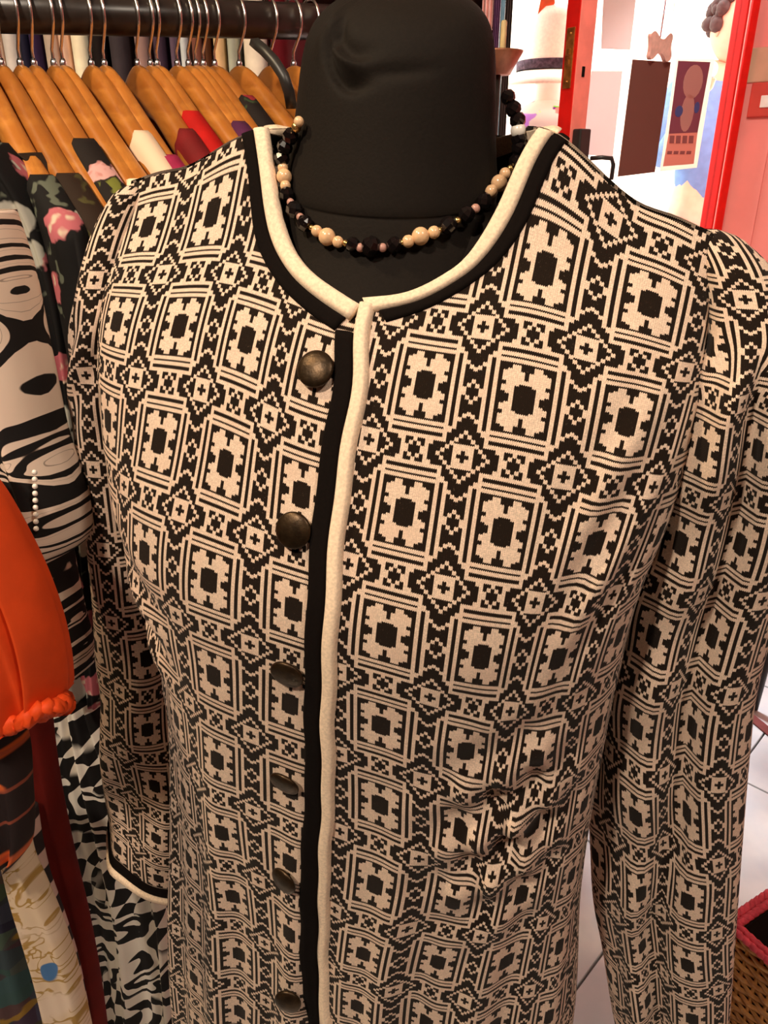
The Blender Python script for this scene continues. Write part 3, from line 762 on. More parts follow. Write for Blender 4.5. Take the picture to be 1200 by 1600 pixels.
v, f = tube([dpt(bs, -.008, bz + .02), dpt(bs + .003, -.008, bz + .1), dpt(bs + .004, -.012, bz + .30)], .0018, 6); mesh_obj('cord', v, f, plain('red_cord', (150, 60, 70), .8), bm_)

# ------------------------------------------------------------------ street outside
PAVE = plain('pavement', (222, 216, 206), .9, .2, .08, 3)
pvm = wallbox('pavement', -2.5, 6.0, 2.90, 8.0, .06, .14, PAVE)
BLOCK = plain('white_block', (250, 244, 232), .9, .2, .04, 6, .2, 60); MORT = plain('mortar', (226, 214, 196), .95, .1, .05, 20)
wo = wallbox('wall_street', -1.5, 5.5, 5.66, 5.9, .14, 4.6, MORT)
bv, bf = box((0, 0, 0), (.294, .02, .108), None, .006); bme = bpy.data.meshes.new('block'); bme.from_pydata(bv.tolist(), [], bf); bme.materials.append(BLOCK)
for r in range(9, 18):
    for c in range(11):
        o = bpy.data.objects.new('block', bme); COL.objects.link(o); o.parent = wo
        o.location = Vector((-.6 + c * .6 + (.3 if r % 2 else 0), 5.645, .14 + .111 + r * .222)) - wo.location
# hat on a display figure with a printed dress
STRAW = plain('straw', (248, 238, 214), .8, .2, .05, 120, .4, 300); BANDM = plain('hat_band', (70, 56, 66), .8, .2, .5, 90)
hc = atY(858, 118, 3.05)
hat = thing('straw_hat', 'pale straw hat with a dark patterned band on the display figure outside', 'hat', tuple(hc))
v, f = lathe([(.001, .205), (.05, .204), (.085, .192), (.102, .165), (.108, .10), (.112, .03), (.114, .012)], 40); mesh_obj('crown', v + hc, f, STRAW, hat)
v, f = lathe([(.1145, .012), (.1155, .040), (.112, .042), (.110, .012)], 40); mesh_obj('band', v + hc, f, BANDM, hat)
v, f = lathe([(.10, .012), (.13, .004), (.17, -.012), (.205, -.034), (.203, -.040), (.168, -.019), (.13, -.003), (.10, .006)], 44); mesh_obj('brim', v + hc, f, STRAW, hat)
fig = thing('display_figure', 'white shop display figure outside the door under the straw hat', 'mannequin', (hc[0], hc[1], .14))
prof = [(.001, 0), (.16, 0), (.16, .02), (.03, .03), (.025, .80), (.05, .82), (.15, .86), (.17, .95), (.135, 1.06), (.15, 1.20), (.17, 1.27), (.10, 1.325), (.05, 1.345), (.046, 1.40), (.07, 1.45), (.082, 1.50), (.07, 1.56), (.001, hc[2] - .14 + .19 - .05)]
v, f = lathe(prof, 28); mesh_obj('body', v * np.array([1, .75, 1]) + np.array([hc[0], hc[1], .14]), f, WHITE, fig)
t = NT('streaked_dress', .8, .2); co = t.coord('Object', (16, 16, 3.5)); nz = t.noise(co, 1.0, 2); vc = t.voro(t.coord('Object', (14, 14, 4)), 1.0, out='Color')
hsv = t.n('ShaderNodeHueSaturation'); hsv.inputs['Saturation'].default_value = 1.2; t.t.links.new(vc, hsv.inputs['Color'])
t.color(t.mix(t.step(nz, .56, .62), (.85, .84, .80), hsv.outputs[0])); DRESS = t.m
a = np.linspace(0, 2 * math.pi, 48, endpoint=False); rings = []
for z, r in ((1.36, .05), (1.335, .10), (1.29, .178), (1.22, .165), (1.07, .15), (.95, .19), (.75, .24), (.45, .30)):
    rr = r * (1 + .06 * np.sin(9 * a) * (z < 1.0)); rings.append(np.c_[hc[0] + rr * np.cos(a), hc[1] + .75 * rr * np.sin(a), np.full(48, z + .14)])
v, f = rings_mesh(rings, False); o = mesh_obj('printed_dress', v, f, DRESS); tag(o, 'white dress with coloured brush streaks on the display figure outside', 'dress')
fp = atY(862, 6, 2.98)
fo = thing('pennant', 'orange and red cloth pennant above the straw hat outside', 'pennant', tuple(fp))
ORG = plain('orange_cloth', (232, 120, 70), .8); REDC = plain('red_cloth', (190, 40, 50), .8)
v, f = prism([(-.045, -.04), (-.03, .06), (.0, .09), (.01, .0), (-.02, -.01)], -.004, .004); mesh_obj('flap', v + fp, f, ORG, fo, False)
v, f = prism([(-.02, .02), (.02, .02), (.03, .08), (-.03, .09)], -.010, -.005); mesh_obj('flap', v + fp, f, REDC, fo, False)
v, f = tube([fp + np.array([-.05, 0, .085]), fp + np.array([.16, .02, .09]), fp + np.array([.2, .3, .6])], .003, 6); mesh_obj('line', v, f, REDC, fo)

# person on the pavement
def skinned(name, joints, edges, radii, mat, parent, sub=2):
    me = bpy.data.meshes.new(name); base = np.array(wloc(parent))
    me.from_pydata((np.asarray(joints) - base).tolist(), edges, []); me.materials.append(mat)
    o = bpy.data.objects.new(name, me); COL.objects.link(o); o.parent = parent
    mo = o.modifiers.new('skin', 'SKIN'); mo.use_smooth_shade = True
    for i, r in enumerate(radii):
        me.skin_vertices[0].data[i].radius = r if hasattr(r, '__len__') else (r, r); me.skin_vertices[0].data[i].use_root = (i == 0)
    s_ = o.modifiers.new('sub', 'SUBSURF'); s_.levels = sub; s_.render_levels = sub
    return o
pp = atY(1142, 45, 3.45); px0, py0_ = pp[0] + .01, pp[1]; g0 = .14; hz0 = pp[2]
SKIN = plain('skin', (224, 170, 140), .6, .3, .05, 30); HAIR = plain('dark_hair', (58, 44, 40), .7, .3, .3, 90, .5, 200); DENIM = plain('blue_denim', (70, 104, 160), .8, .2, .15, 60, .3, 300); BLUEJ = plain('blue_jacket', (96, 130, 176), .8, .2, .1, 40)
person = thing('person', 'person with dark curly hair in a blue jacket and jeans outside the glass door', 'person', (px0, py0_, g0))
H = hz0 - g0 + .11; q = lambda x, y, z: (px0 + x, py0_ + y, g0 + z * H / 1.75)
J = [q(0, 0, .95), q(0, 0, 1.15), q(0, .01, 1.35), q(0, .01, 1.46), q(0, -.005, 1.53), q(-.09, 0, .90), q(-.10, -.02, .50), q(-.10, .01, .09), q(-.10, -.12, .04), q(.09, 0, .90), q(.10, -.03, .50), q(.10, 0, .09), q(.10, -.13, .04),
     q(-.17, .01, 1.40), q(-.22, -.04, 1.16), q(-.19, -.20, 1.33), q(-.185, -.215, 1.37), q(.17, .01, 1.40), q(.21, .02, 1.14), q(.19, -.10, .92), q(.18, -.15, .86)]
E_ = [(0, 1), (1, 2), (2, 3), (3, 4), (0, 5), (5, 6), (6, 7), (7, 8), (0, 9), (9, 10), (10, 11), (11, 12), (2, 13), (13, 14), (14, 15), (15, 16), (2, 17), (17, 18), (18, 19), (19, 20)]
R_ = [(.13, .10), (.125, .095), (.14, .10), .055, .05, .085, .06, .04, .035, .085, .06, .04, .035, .06, .045, .032, .03, .06, .045, .032, .03]
skinned('body', J, E_, R_, SKIN, person)
v, f = sphere((0, 0, 0), .105, 28, 20, (.74, .92, 1.12)); hd = v.copy()
hd[:, 0] *= 1 - .25 * sm(-hd[:, 2], .02, .12); nose = np.exp(-((hd[:, 0]) / .014) ** 2 - ((hd[:, 2] + .012) / .022) ** 2) * (hd[:, 1] < 0); hd[:, 1] -= .022 * nose
hcen = np.array([px0, py0_ - .01, hz0])
cz, sz = math.cos(.35), math.sin(.35); RZ = np.array([[cz, sz, 0], [-sz, cz, 0], [0, 0, 1]])
mesh_obj('head', hcen + hd @ RZ, f, SKIN, person)
for sx in (-1, 1):
    v, f = sphere((0, 0, 0), .010, 12, 8); mesh_obj('eye', hcen + (np.array([sx * .030, -.086, .010]) + v * np.array([1.2, .5, .7])) @ RZ, f, HAIR, person)
    v, f = sphere((0, 0, 0), .022, 12, 8); mesh_obj('ear', hcen + (np.array([sx * .078, .005, -.005]) + v * np.array([.35, .7, 1.2])) @ RZ, f, SKIN, person)
v, f = box((0, 0, 0), (.020, .004, .004), None, .002); mesh_obj('mouth', hcen + (np.array([0, -.083, -.058]) + v) @ RZ, f, plain('lips', (176, 96, 90), .6), person)
hp = []
for k in range(90):
    a1 = random.uniform(0, 2 * math.pi); zt = random.uniform(-.1, 1); 
    dv = np.array([math.cos(a1) * math.sqrt(max(0, 1 - zt * zt)), math.sin(a1) * math.sqrt(max(0, 1 - zt * zt)), zt])
    if dv[1] < -.25 and zt < .55: continue
    hp.append(sphere(np.array([0, .012, .012]) + dv * np.array([.082, .10, .118]), random.uniform(.018, .028), 8, 6))
v, f = join(*hp); o = mesh_obj('hair', hcen + v @ RZ, f, HAIR, person)
skinned('jacket', [q(0, 0, .98), q(0, 0, 1.15), q(0, .01, 1.35), q(0, .01, 1.44), q(-.17, .01, 1.41), q(-.22, -.04, 1.16), q(-.195, -.185, 1.31), q(.17, .01, 1.41), q(.21, .02, 1.14), q(.19, -.08, .95)],
        [(0, 1), (1, 2), (2, 3), (2, 4), (4, 5), (5, 6), (2, 7), (7, 8), (8, 9)], [(.155, .12), (.15, .115), (.165, .12), (.08, .075), .08, .062, .048, .08, .062, .048], BLUEJ, person)
skinned('jeans', [q(0, 0, .98), q(-.09, 0, .88), q(-.10, -.02, .50), q(-.10, .01, .12), q(.09, 0, .88), q(.10, -.03, .50), q(.10, 0, .12)], [(0, 1), (1, 2), (2, 3), (0, 4), (4, 5), (5, 6)], [(.145, .115), .10, .075, .06, .10, .075, .06], DENIM, person)

hb = np.array(q(-.185, -.215, 1.39)); fin = [sphere(hb + np.array([0, 0, .025]), .036, 14, 10, (.85, .45, 1.1))]
for k, (dx, ln) in enumerate(((-.027, .055), (-.009, .068), (.009, .072), (.026, .062))):
    b0_ = hb + np.array([dx, 0, .05]); fin.append(tube([b0_, b0_ + np.array([dx * .2, -.006, ln * .5]), b0_ + np.array([dx * .25, -.024, ln * .9])], [.0095, .009, .007], 8))
fin.append(tube([hb + np.array([.024, -.006, .012]), hb + np.array([.046, -.016, .035]), hb + np.array([.050, -.026, .062])], [.011, .0095, .008], 8))
v, f = join(*fin); mesh_obj('hand', v, f, SKIN, person)

# ------------------------------------------------------------------ dish stand, scarves by the opening
COPPER = plain('copper', (.42, .17, .09), .35, .5, .15, 60, .1, 200, .5)
dc = atY(776, 92, 1.62)
ds = thing('dish_stand', 'copper dish with pale lining on a dark post behind the neck of the bust', 'stand', (dc[0], dc[1], 0))
v, f = lathe([(.001, -.026), (.026, -.026), (.046, .008), (.048, .012), (.040, .0125), (.034, .006), (.001, .004)], 40); mesh_obj('dish', v + dc, f, COPPER, ds)
v, f = lathe([(.001, .0045), (.033, .0070), (.0335, .0085), (.001, .0065)], 36); mesh_obj('lining', v + dc, f, WHITE, ds)
v, f = lathe([(.009, 0), (.009, dc[2] - .02)], 14); mesh_obj('post', v + np.array([dc[0], dc[1], 0]), f, BLACKP, ds)
v, f = lathe([(.001, 0), (.12, 0), (.12, .012), (.03, .02), (.001, .02)], 30); mesh_obj('foot', v + np.array([dc[0], dc[1], .003]), f, BLACKP, ds)
cd = dc + np.array([.010, .0, .007]); v, f = lathe([(.001, 0), (.0055, 0), (.0055, .05), (.004, .053), (.001, .0535)], 16); tag(mesh_obj('candle', v + cd, f, plain('cream_wax', (240, 214, 160), .5)), 'short cream candle standing in the copper dish', 'candle')
def strip(nm, label, cat, px0, px1, Y, z0, z1, mat, folds_=3):
    A = atY(px0, 40, Y); B = atY(px1, 40, Y); n_ = 24; x = np.linspace(A[0], B[0], n_); w_ = B[0] - A[0]
    y = Y + .25 * w_ * np.sin(np.linspace(0, folds_ * 2 * math.pi, n_)); rings = []
    for z in np.linspace(z0, z1, 10):
        sw = 1 + .08 * math.sin(z * 7)
        xx = (x - x.mean()) * sw + x.mean()
        rings.append(np.r_[np.c_[xx, y, np.full(n_, z)], np.c_[xx[::-1], y[::-1] + .012, np.full(n_, z)]])
    v, f = rings_mesh(rings); return tag(mesh_obj(nm, v, f, mat), label, cat)
hr = thing('scarf_rail', 'dark wall rail holding the scarves beside the doorway', 'rail', (.27, 2.3, 1.95))
v, f = tube([(.10, 2.3, 1.95), (.42, 2.3, 1.95)], .012, 12); mesh_obj('bar', v, f, BLACKP, hr)
for xx in (.14, .26):
    v, f = tube([(xx, 2.3, 1.95), (xx, 2.37, 1.95)], .008, 10); mesh_obj('bracket', v, f, BLACKP, hr)
strip('scarf', 'pale pink scarf hanging beside the doorway', 'scarf', 752, 770, 2.30, 1.2, 1.95, plain('pale_pink', (240, 190, 180), .8))
strip('scarf', 'purple scarf hanging beside the doorway', 'scarf', 771, 781, 2.28, 1.2, 1.95, plain('purple_cloth', (104, 62, 96), .8))
strip('scarf', 'pale blue scarf hanging beside the doorway', 'scarf', 781.5, 788, 2.28, 1.2, 1.95, plain('blue_cloth', (140, 170, 184), .8))
strip('scarf', 'dark brown scarf hanging at the edge of the doorway', 'scarf', 788.5, 800, 2.28, 1.2, 1.95, plain('brown_cloth', (62, 44, 40), .8))

# ------------------------------------------------------------------ wicker basket
WICK = NT('wicker', .6, .35); nz = WICK.noise(WICK.coord('Object'), 70, 4); WICK.color(WICK.mix(WICK.step(nz, .3, .7), (.40, .16, .04), (.68, .32, .09))); WICK = WICK.m
ROSE = plain('rose_braid', (226, 80, 96), .6, .35, .15, 120, .3, 300)
bc = atZ(1133, 1441, .30); e1 = np.array([.5, -.866, 0]); e2 = np.array([.866, .5, 0]); BW, BL, BHt = .30, .36, .30
bk0 = np.array([bc[0], bc[1], 0]) + .006 * (e1 + e2)
basket = thing('wicker_basket', 'open brown wicker basket with a rose pink braided rim on the tiled floor', 'basket', tuple(bk0 + (e1 * BW + e2 * BL) / 2))
def wickerwall(p0, d, L, nrm):
    parts = []; ns = int(L / .021); rows_ = 28; hh = BHt - .012
    for r in range(rows_):
        z = .006 + (r + .5) * hh / rows_
        xs = np.linspace(0, L, ns * 4 + 1); off = .0019 * np.sin(xs / L * ns * math.pi + (r % 2) * math.pi)
        h_ = hh / rows_ * .52; ring = []
        for x, o_ in zip(xs, off):
            c = p0 + d * x + nrm * o_ + np.array([0, 0, z])
            ring.append(np.array([c + nrm * .0022 - np.array([0, 0, h_]), c + nrm * .0032, c + nrm * .0022 + np.array([0, 0, h_]), c - nrm * .002]))
        parts.append(rings_mesh(ring))
    return join(*parts)
def stakes(p0, d, L):
    parts = []; ns = int(L / .021)
    for k in range(ns): parts.append(tube([p0 + d * (L * (k + .5) / ns) + np.array([0, 0, .004]), p0 + d * (L * (k + .5) / ns) + np.array([0, 0, BHt - .008])], .003, 6))
    return join(*parts)
P0 = bk0; P1 = bk0 + e1 * BW; P2 = P1 + e2 * BL; P3 = bk0 + e2 * BL
for p_, d_, L_2, n_ in ((P0, e1, BW, -e2), (P1, e2, BL, e1), (P3, e1, BW, e2), (P0, e2, BL, -e1)):
    v, f = wickerwall(p_, d_, L_2, n_); o = mesh_obj('weave', v, f, WICK, basket); o['kind'] = 'stuff'
    v, f = stakes(p_, d_, L_2); o = mesh_obj('stakes', v, f, WICK, basket); o['kind'] = 'stuff'
    parts = []
    nb = int(L_2 / .011)
    for k in range(nb):
        for lane in (-1, 1):
            c = p_ + d_ * (L_2 * (k + .5) / nb) + n_ * lane * .0052 + np.array([0, 0, BHt])
            dv = d_ * .009 + n_ * (.0035 * lane) + np.array([0, 0, .002 * lane])
            parts.append(tube([c - dv, c, c + dv], [.0028, .0058, .0028], 7))
    v, f = join(*parts); o = mesh_obj('rim_braid', v, f, ROSE, basket); o['kind'] = 'stuff'
cb = (P0 + P2) / 2; v, f = box(cb + np.array([0, 0, .006]), (BW / 2, BL / 2, .004), np.array([e1, e2, [0, 0, 1]])); mesh_obj('bottom', v, f, WICK, basket, False)
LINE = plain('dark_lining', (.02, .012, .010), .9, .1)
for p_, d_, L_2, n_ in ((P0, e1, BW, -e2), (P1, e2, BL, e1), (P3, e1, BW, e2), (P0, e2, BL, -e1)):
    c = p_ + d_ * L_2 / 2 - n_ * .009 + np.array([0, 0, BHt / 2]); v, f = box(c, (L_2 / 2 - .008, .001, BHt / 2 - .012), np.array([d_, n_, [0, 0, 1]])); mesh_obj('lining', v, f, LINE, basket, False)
# black stand foot at the right; a blurred red floor reflection built as a strip
fp_ = atZ(1176, 1112, 0); tp_ = atY(1222, 930, fp_[1] + .10)
fs = thing('display_stand', 'black metal stand leg on the tiles at the right edge', 'stand', (fp_[0], fp_[1], 0))
v, f = tube([fp_ + np.array([0, 0, .008]), fp_ * .55 + tp_ * .45, tp_], [.011, .013, .014], 12); mesh_obj('leg', v, f, BLACKP, fs)
v, f = tube([tp_, tp_ + np.array([.02, .02, .8])], .014, 12); mesh_obj('post', v, f, BLACKP, fs)
v, f = tube([tp_, tp_ + np.array([.20, -.02, -.31])], .013, 12); mesh_obj('leg', v, f, BLACKP, fs)
v, f = sphere(tp_ - np.array([.02, 0, .04]), .022, 14, 9); mesh_obj('joint', v, f, BLACKP, fs)
A = atZ(1160, 1112, 0); B = atZ(1215, 1158, 0); dv = (B - A)[:2]; dv /= np.linalg.norm(dv)
v, f = box((*((A + B) / 2 + .36 * np.array([dv[0], dv[1], 0]))[:2], .005), (np.linalg.norm(B - A) / 2 + .42, .013, .002), np.array([[dv[0], dv[1], 0], [-dv[1], dv[0], 0], [0, 0, 1]])); struct_obj('floor_reflection_strip', v, f, plain('reflection_red', (120, 52, 48), .5))

# ------------------------------------------------------------------ clothes rack with wooden hangers
rA, rB = atD(0, 18, .78), atD(480, 34, .95); rd = rB - rA
def rail_at(px):
    lo, hi = -1., 2.5
    for _ in range(60):
        m_ = (lo + hi) / 2; p = rA + rd * m_ - np.array([0, 0, CAMZ]); dep = p[1] * math.cos(TH) - p[2] * math.sin(TH); x = 600 + FPX * p[0] / dep
        if x < px: lo = m_
        else: hi = m_
    return rA + rd * lo
RAILM = plain('black_rail', (.022, .015, .012), .32, .5, .2, 30, .05, 200)
e0, e9 = rail_at(-260), rail_at(650)
rack = thing('clothes_rack', 'black tubular clothes rail carrying the wooden hangers', 'clothes rack', (*e9[:2], 0))
v, f = tube([e0, (e0 + e9) / 2, e9], .0195, 24); mesh_obj('rail', v, f, RAILM, rack)
for e in (e0, e9):
    v, f = tube([(e[0], e[1], .02), (e[0], e[1], e[2])], .016, 16); mesh_obj('post', v, f, RAILM, rack)
    v, f = box((e[0], e[1], .016), (.03, .22, .014), None, .006); mesh_obj('foot', v, f, RAILM, rack, False)
t = NT('hanger_wood', .34, .45); co = t.coord('Object', (4, 40, 22)); nz = t.noise(co, 2.2, 5, .6, .6); n2 = t.noise(t.coord('Object'), 30, 3)
c1 = t.mix(t.step(nz, .25, .75), (.34, .105, .015), (.62, .25, .048)); cw = t.mix(t.step(n2, .35, .75), c1, (.46, .155, .025)); oi = t.n('ShaderNodeObjectInfo').outputs['Random']
t.color(t.mix(t.math('MULTIPLY', oi, .62), cw, (.19, .055, .008))); t.bump(nz, .06, .0006); WOOD = t.m
STEELW = plain('hook_wire', (.82, .80, .78), .22, .6, .05, 50, 0, metal=1)
def arm_top(x): s_ = np.abs(x) / .22; return -.160 * (np.sqrt(s_ * s_ + .018) - .134)
def hanger_mesh():
    xs = np.r_[-.226, -.224, np.linspace(-.22, .22, 61), .224, .226]; m = 20; a = np.linspace(0, 2 * np.pi, m, endpoint=False); rings = []
    for x in xs:
        s = abs(x) / .22; endf = 1 if s <= 1 else (.75 if s < 1.023 else .3)
        h = (.054 * (1 - sm(s, 0, .30)) + .036 * sm(s, 0, .30)) * endf; th = (.0085 + .0050 * s) * endf
        zc = float(arm_top(min(abs(x), .222) * 1.0)) - (.054 * (1 - float(sm(s, 0, .30))) + .036 * float(sm(s, 0, .30))) / 2
        sx = np.sign(np.cos(a)) * np.abs(np.cos(a)) ** .75; sz_ = np.sign(np.sin(a)) * np.abs(np.sin(a)) ** .75
        rings.append(np.c_[np.full(m, x), .016 * s * s + th * sx, zc + h / 2 * sz_])
    return rings_mesh(rings)
def hook_mesh():
    p = [(0, 0, -.012), (0, 0, .004), (.0005, 0, .014)]
    for ang in np.linspace(-48, 205, 22):
        r = .0235; p.append((r * math.cos(math.radians(ang)), .0, .047 + r * math.sin(math.radians(ang)) * 1.0))
    return tube(p, .0017, 8)
hv, hf = hanger_mesh(); kv, kf = hook_mesh(); fvv, fff = lathe([(.0035, -.006), (.0035, .003), (.0022, .006)], 12)
def make_hanger():
    r = bpy.data.objects.new('wooden_hanger', None); COL.objects.link(r); r.empty_display_size = .03
    raw('body', hv, hf, WOOD, r); hk = raw('hook', kv, kf, STEELW, r); raw('ferrule', fvv, fff, STEELW, hk); return r
def copy_tree(o, parent=None):
    c = o.copy(); COL.objects.link(c); c.parent = parent
    for ch in list(o.children): copy_tree(ch, c)
    return c
def cloth_mesh(x0, t_, bottom, seed, X1=.236, nz_=16):
    r_ = np.random.default_rng(seed); ph = r_.uniform(0, 6, 4); xs = np.sort(np.r_[np.linspace(-X1, X1, 64), -x0, -x0 + .0015, x0, x0 - .0015]); rings = []
    for x in xs:
        s = abs(x)
        if s >= x0: top = float(arm_top(min(s, .224))) + .006 - .010 * math.exp(-(s - x0) / .004) - .03 * max(0, s - .222) / .014 * .3
        else: top = float(arm_top(x0)) + .006 - .048 - .03 * math.sqrt(max(0, 1 - (s / x0) ** 2))
        yo = .016 * (s / .22) ** 2; edge = min(1, (X1 - s) / .012 + .25)
        fr = np.linspace(0, 1, nz_) ** 1.4; zz = top + (bottom - top) * fr
        half = t_ / 2 * np.minimum(1, .55 + fr * 60) * edge * (1 + .35 * np.exp(-fr * 14))
        fold = .006 * fr * np.sin(x * 70 + ph[0]) + .004 * fr * np.sin(x * 130 + ph[1])
        front = np.c_[np.full(nz_, x), yo + half + fold, zz]; backp = np.c_[np.full(nz_, x), yo - half + fold, zz][::-1]
        rings.append(np.r_[front, backp])
    return rings_mesh(rings)
def roses(name, ground, cols, leaf, sc, thr=.42):
    t = NT(name, .8, .2); co = t.coord('Object'); nd = t.noise(co, 40, 2)
    mp = t.n('ShaderNodeVectorMath', operation='ADD'); q_ = t.n('ShaderNodeVectorMath', operation='SCALE'); nn = t.n('ShaderNodeTexNoise'); t.t.links.new(co, nn.inputs['Vector']); nn.inputs['Scale'].default_value = 55
    t.t.links.new(nn.outputs[1], q_.inputs[0]); q_.inputs['Scale'].default_value = .018; t.t.links.new(co, mp.inputs[0]); t.t.links.new(q_.outputs[0], mp.inputs[1]); c2 = mp.outputs[0]
    d = t.voro(c2, sc); pc = t.voro(c2, sc, out='Color'); d2 = t.voro(c2, sc * 3.2)
    sp = t.n('ShaderNodeSeparateColor'); t.t.links.new(pc, sp.inputs[0])
    petal = t.mix(t.step(d2, .15, .5), cols[0], cols[1]); petal = t.mix(t.step(sp.outputs[0], .45, .55), petal, cols[2])
    has = t.math('MULTIPLY', t.math('SUBTRACT', 1.0, t.step(d, thr - .06, thr)), t.step(sp.outputs[1], .22, .28))
    base = t.mix(t.math('MULTIPLY', t.step(nd, .60, .64), t.step(d, thr, thr + .1)), ground, leaf)
    t.color(t.mix(has, base, petal)); t.bump(nd, .1, .001); return t.m
ROSES = roses('rose_print', (.012, .008, .007), ((.50, .22, .20), (.62, .34, .32), (.30, .11, .11)), (.16, .17, .03), 34, .55)
LILY = roses('lily_print', (.006, .005, .005), ((.60, .48, .36), (.45, .12, .14), (.42, .40, .34)), (.10, .11, .08), 26, .46)
BROWNF = roses('brown_print', (.022, .011, .006), ((.10, .045, .018), (.30, .24, .12), (.05, .03, .012)), (.06, .05, .015), 22, .40)
CREAMF = roses('cream_print', (.74, .56, .40), ((.70, .52, .36), (.80, .62, .45), (.60, .45, .30)), (.10, .08, .03), 30, .4)
DARKF = roses('dark_red_print', (.012, .008, .007), ((.35, .02, .03), (.22, .01, .02), (.40, .05, .05)), (.03, .05, .02), 40, .5)
def bandsmat(name, c1, c2, scale, direction='Z', dist=1.0):
    t = NT(name, .8, .2); w_ = t.wave(t.coord('Object'), scale, dist, 1, 2, direction=direction); t.color(t.mix(t.step(w_, .45, .55), c1, c2)); return t.m
STRIPE = bandsmat('stripe_print', (.02, .015, .014), (.70, .58, .48), 22, 'Z', .6)
CREAMC = plain('cream_cloth', (238, 206, 176), .8); REDT = plain('bright_red_cloth', (176, 18, 14), .8, .2, .12, 40); REDK = plain('dark_red_cloth', (110, 10, 14), .8); PURC = plain('violet_cloth', (78, 28, 66), .85)
TOMATO = plain('tomato_cloth', (216, 62, 34), .8); MAG = plain('magenta_cloth', (150, 30, 70), .8); NAVY = plain('navy_cloth', (24, 26, 52), .85); CHAR = plain('charcoal_cloth', (38, 32, 32), .85)
hooks = [(-46, 'brown', LILY, .165, 'black lily print garment'), (-12, '', BROWNF, .165, 'dark brown leaf print garment'), (18, '', CHAR, .21, 'charcoal garment'), (40, '', ROSES, .125, 'black garment with pink roses'), (72, '', CREAMC, .175, 'cream garment'), (87, '', TOMATO, .178, 'tomato red garment'), (132, '', CREAMF, .118, 'cream leaf print garment'),
         (153, '', MAG, .150, 'magenta garment'), (206, '', REDK, .118, 'dark red garment'), (227, '', REDT, .092, 'bright red garment'), (238, '', CHAR, .21, 'dark grey garment'), (270, '', TOMATO, .150, 'orange red garment'), (288, '', PURC, .110, 'violet garment'), (300, '', REDK, .150, 'wine red garment'), (312, '', CHAR, .212, 'black garment'), (330, '', DARKF, .072, 'black garment with red blooms'), (369, '', CREAMC, .125, 'pale cream garment'), (419, '', STRIPE, .085, 'black and white striped garment'), (456, '', NAVY, .15, 'navy garment'), (484, '', CHAR, .15, 'charcoal wool garment')]
proto = make_hanger(); ARM = math.radians(-56)
ordn = ['first', 'second', 'third', 'fourth', 'fifth', 'sixth', 'seventh', 'eighth', 'ninth', 'tenth', 'eleventh', 'twelfth', 'thirteenth', 'fourteenth', 'fifteenth', 'sixteenth', 'seventeenth', 'eighteenth', 'nineteenth', 'twentieth']
for i, (px, _, mat, x0, desc) in enumerate(hooks):
    h = proto if i == 0 else copy_tree(proto)
    p = rail_at(px); jz = random.uniform(-.03, .03); lift = random.uniform(-.001, .004)
    h.location = Vector((p[0], p[1], p[2] - .047 - lift * 0)); h.rotation_euler = (0, 0, ARM + jz)
    tag(h, 'wooden coat hanger holding the %s, %s hanger from the left' % (desc, ordn[i]), 'hanger', 'wooden hangers on the black rail')
    v, f = cloth_mesh(x0, .019 if i not in (0, 1, 3) else .026, -.62, 20 + i)
    g = raw('hanging_garment', v, f, mat); g.location = h.location; g.rotation_euler = h.rotation_euler
    tag(g, '%s hanging on the %s wooden hanger from the left' % (desc, ordn[i]), 'garment', 'garments on the black rail')
# dark strap slung over a hanger next to the neck
st = [atD(391, 66, .86), atD(400, 68, .845), atD(412, 78, .84), atD(428, 95, .835), (atD(443, 118, .835)), atD(452, 145, .84), atD(456, 170, .86)]
rings = []
for k, p in enumerate(st):
    tdir = np.array(st[min(k + 1, 6)]) - np.array(st[max(k - 1, 0)]); tdir /= np.linalg.norm(tdir); w_ = np.cross(tdir, [0, 1, 0]); w_ /= np.linalg.norm(w_); wd = .006 if k else .003
    rings.append(np.array([p - w_ * wd - [0, .003, 0], p + w_ * wd - [0, .003, 0], p + w_ * wd + [0, .003, 0], p - w_ * wd + [0, .003, 0]]))
v, f = rings_mesh(rings); tag(mesh_obj('strap', v, f, BLACKP), 'glossy black strap looped over a wooden hanger beside the neck', 'strap')
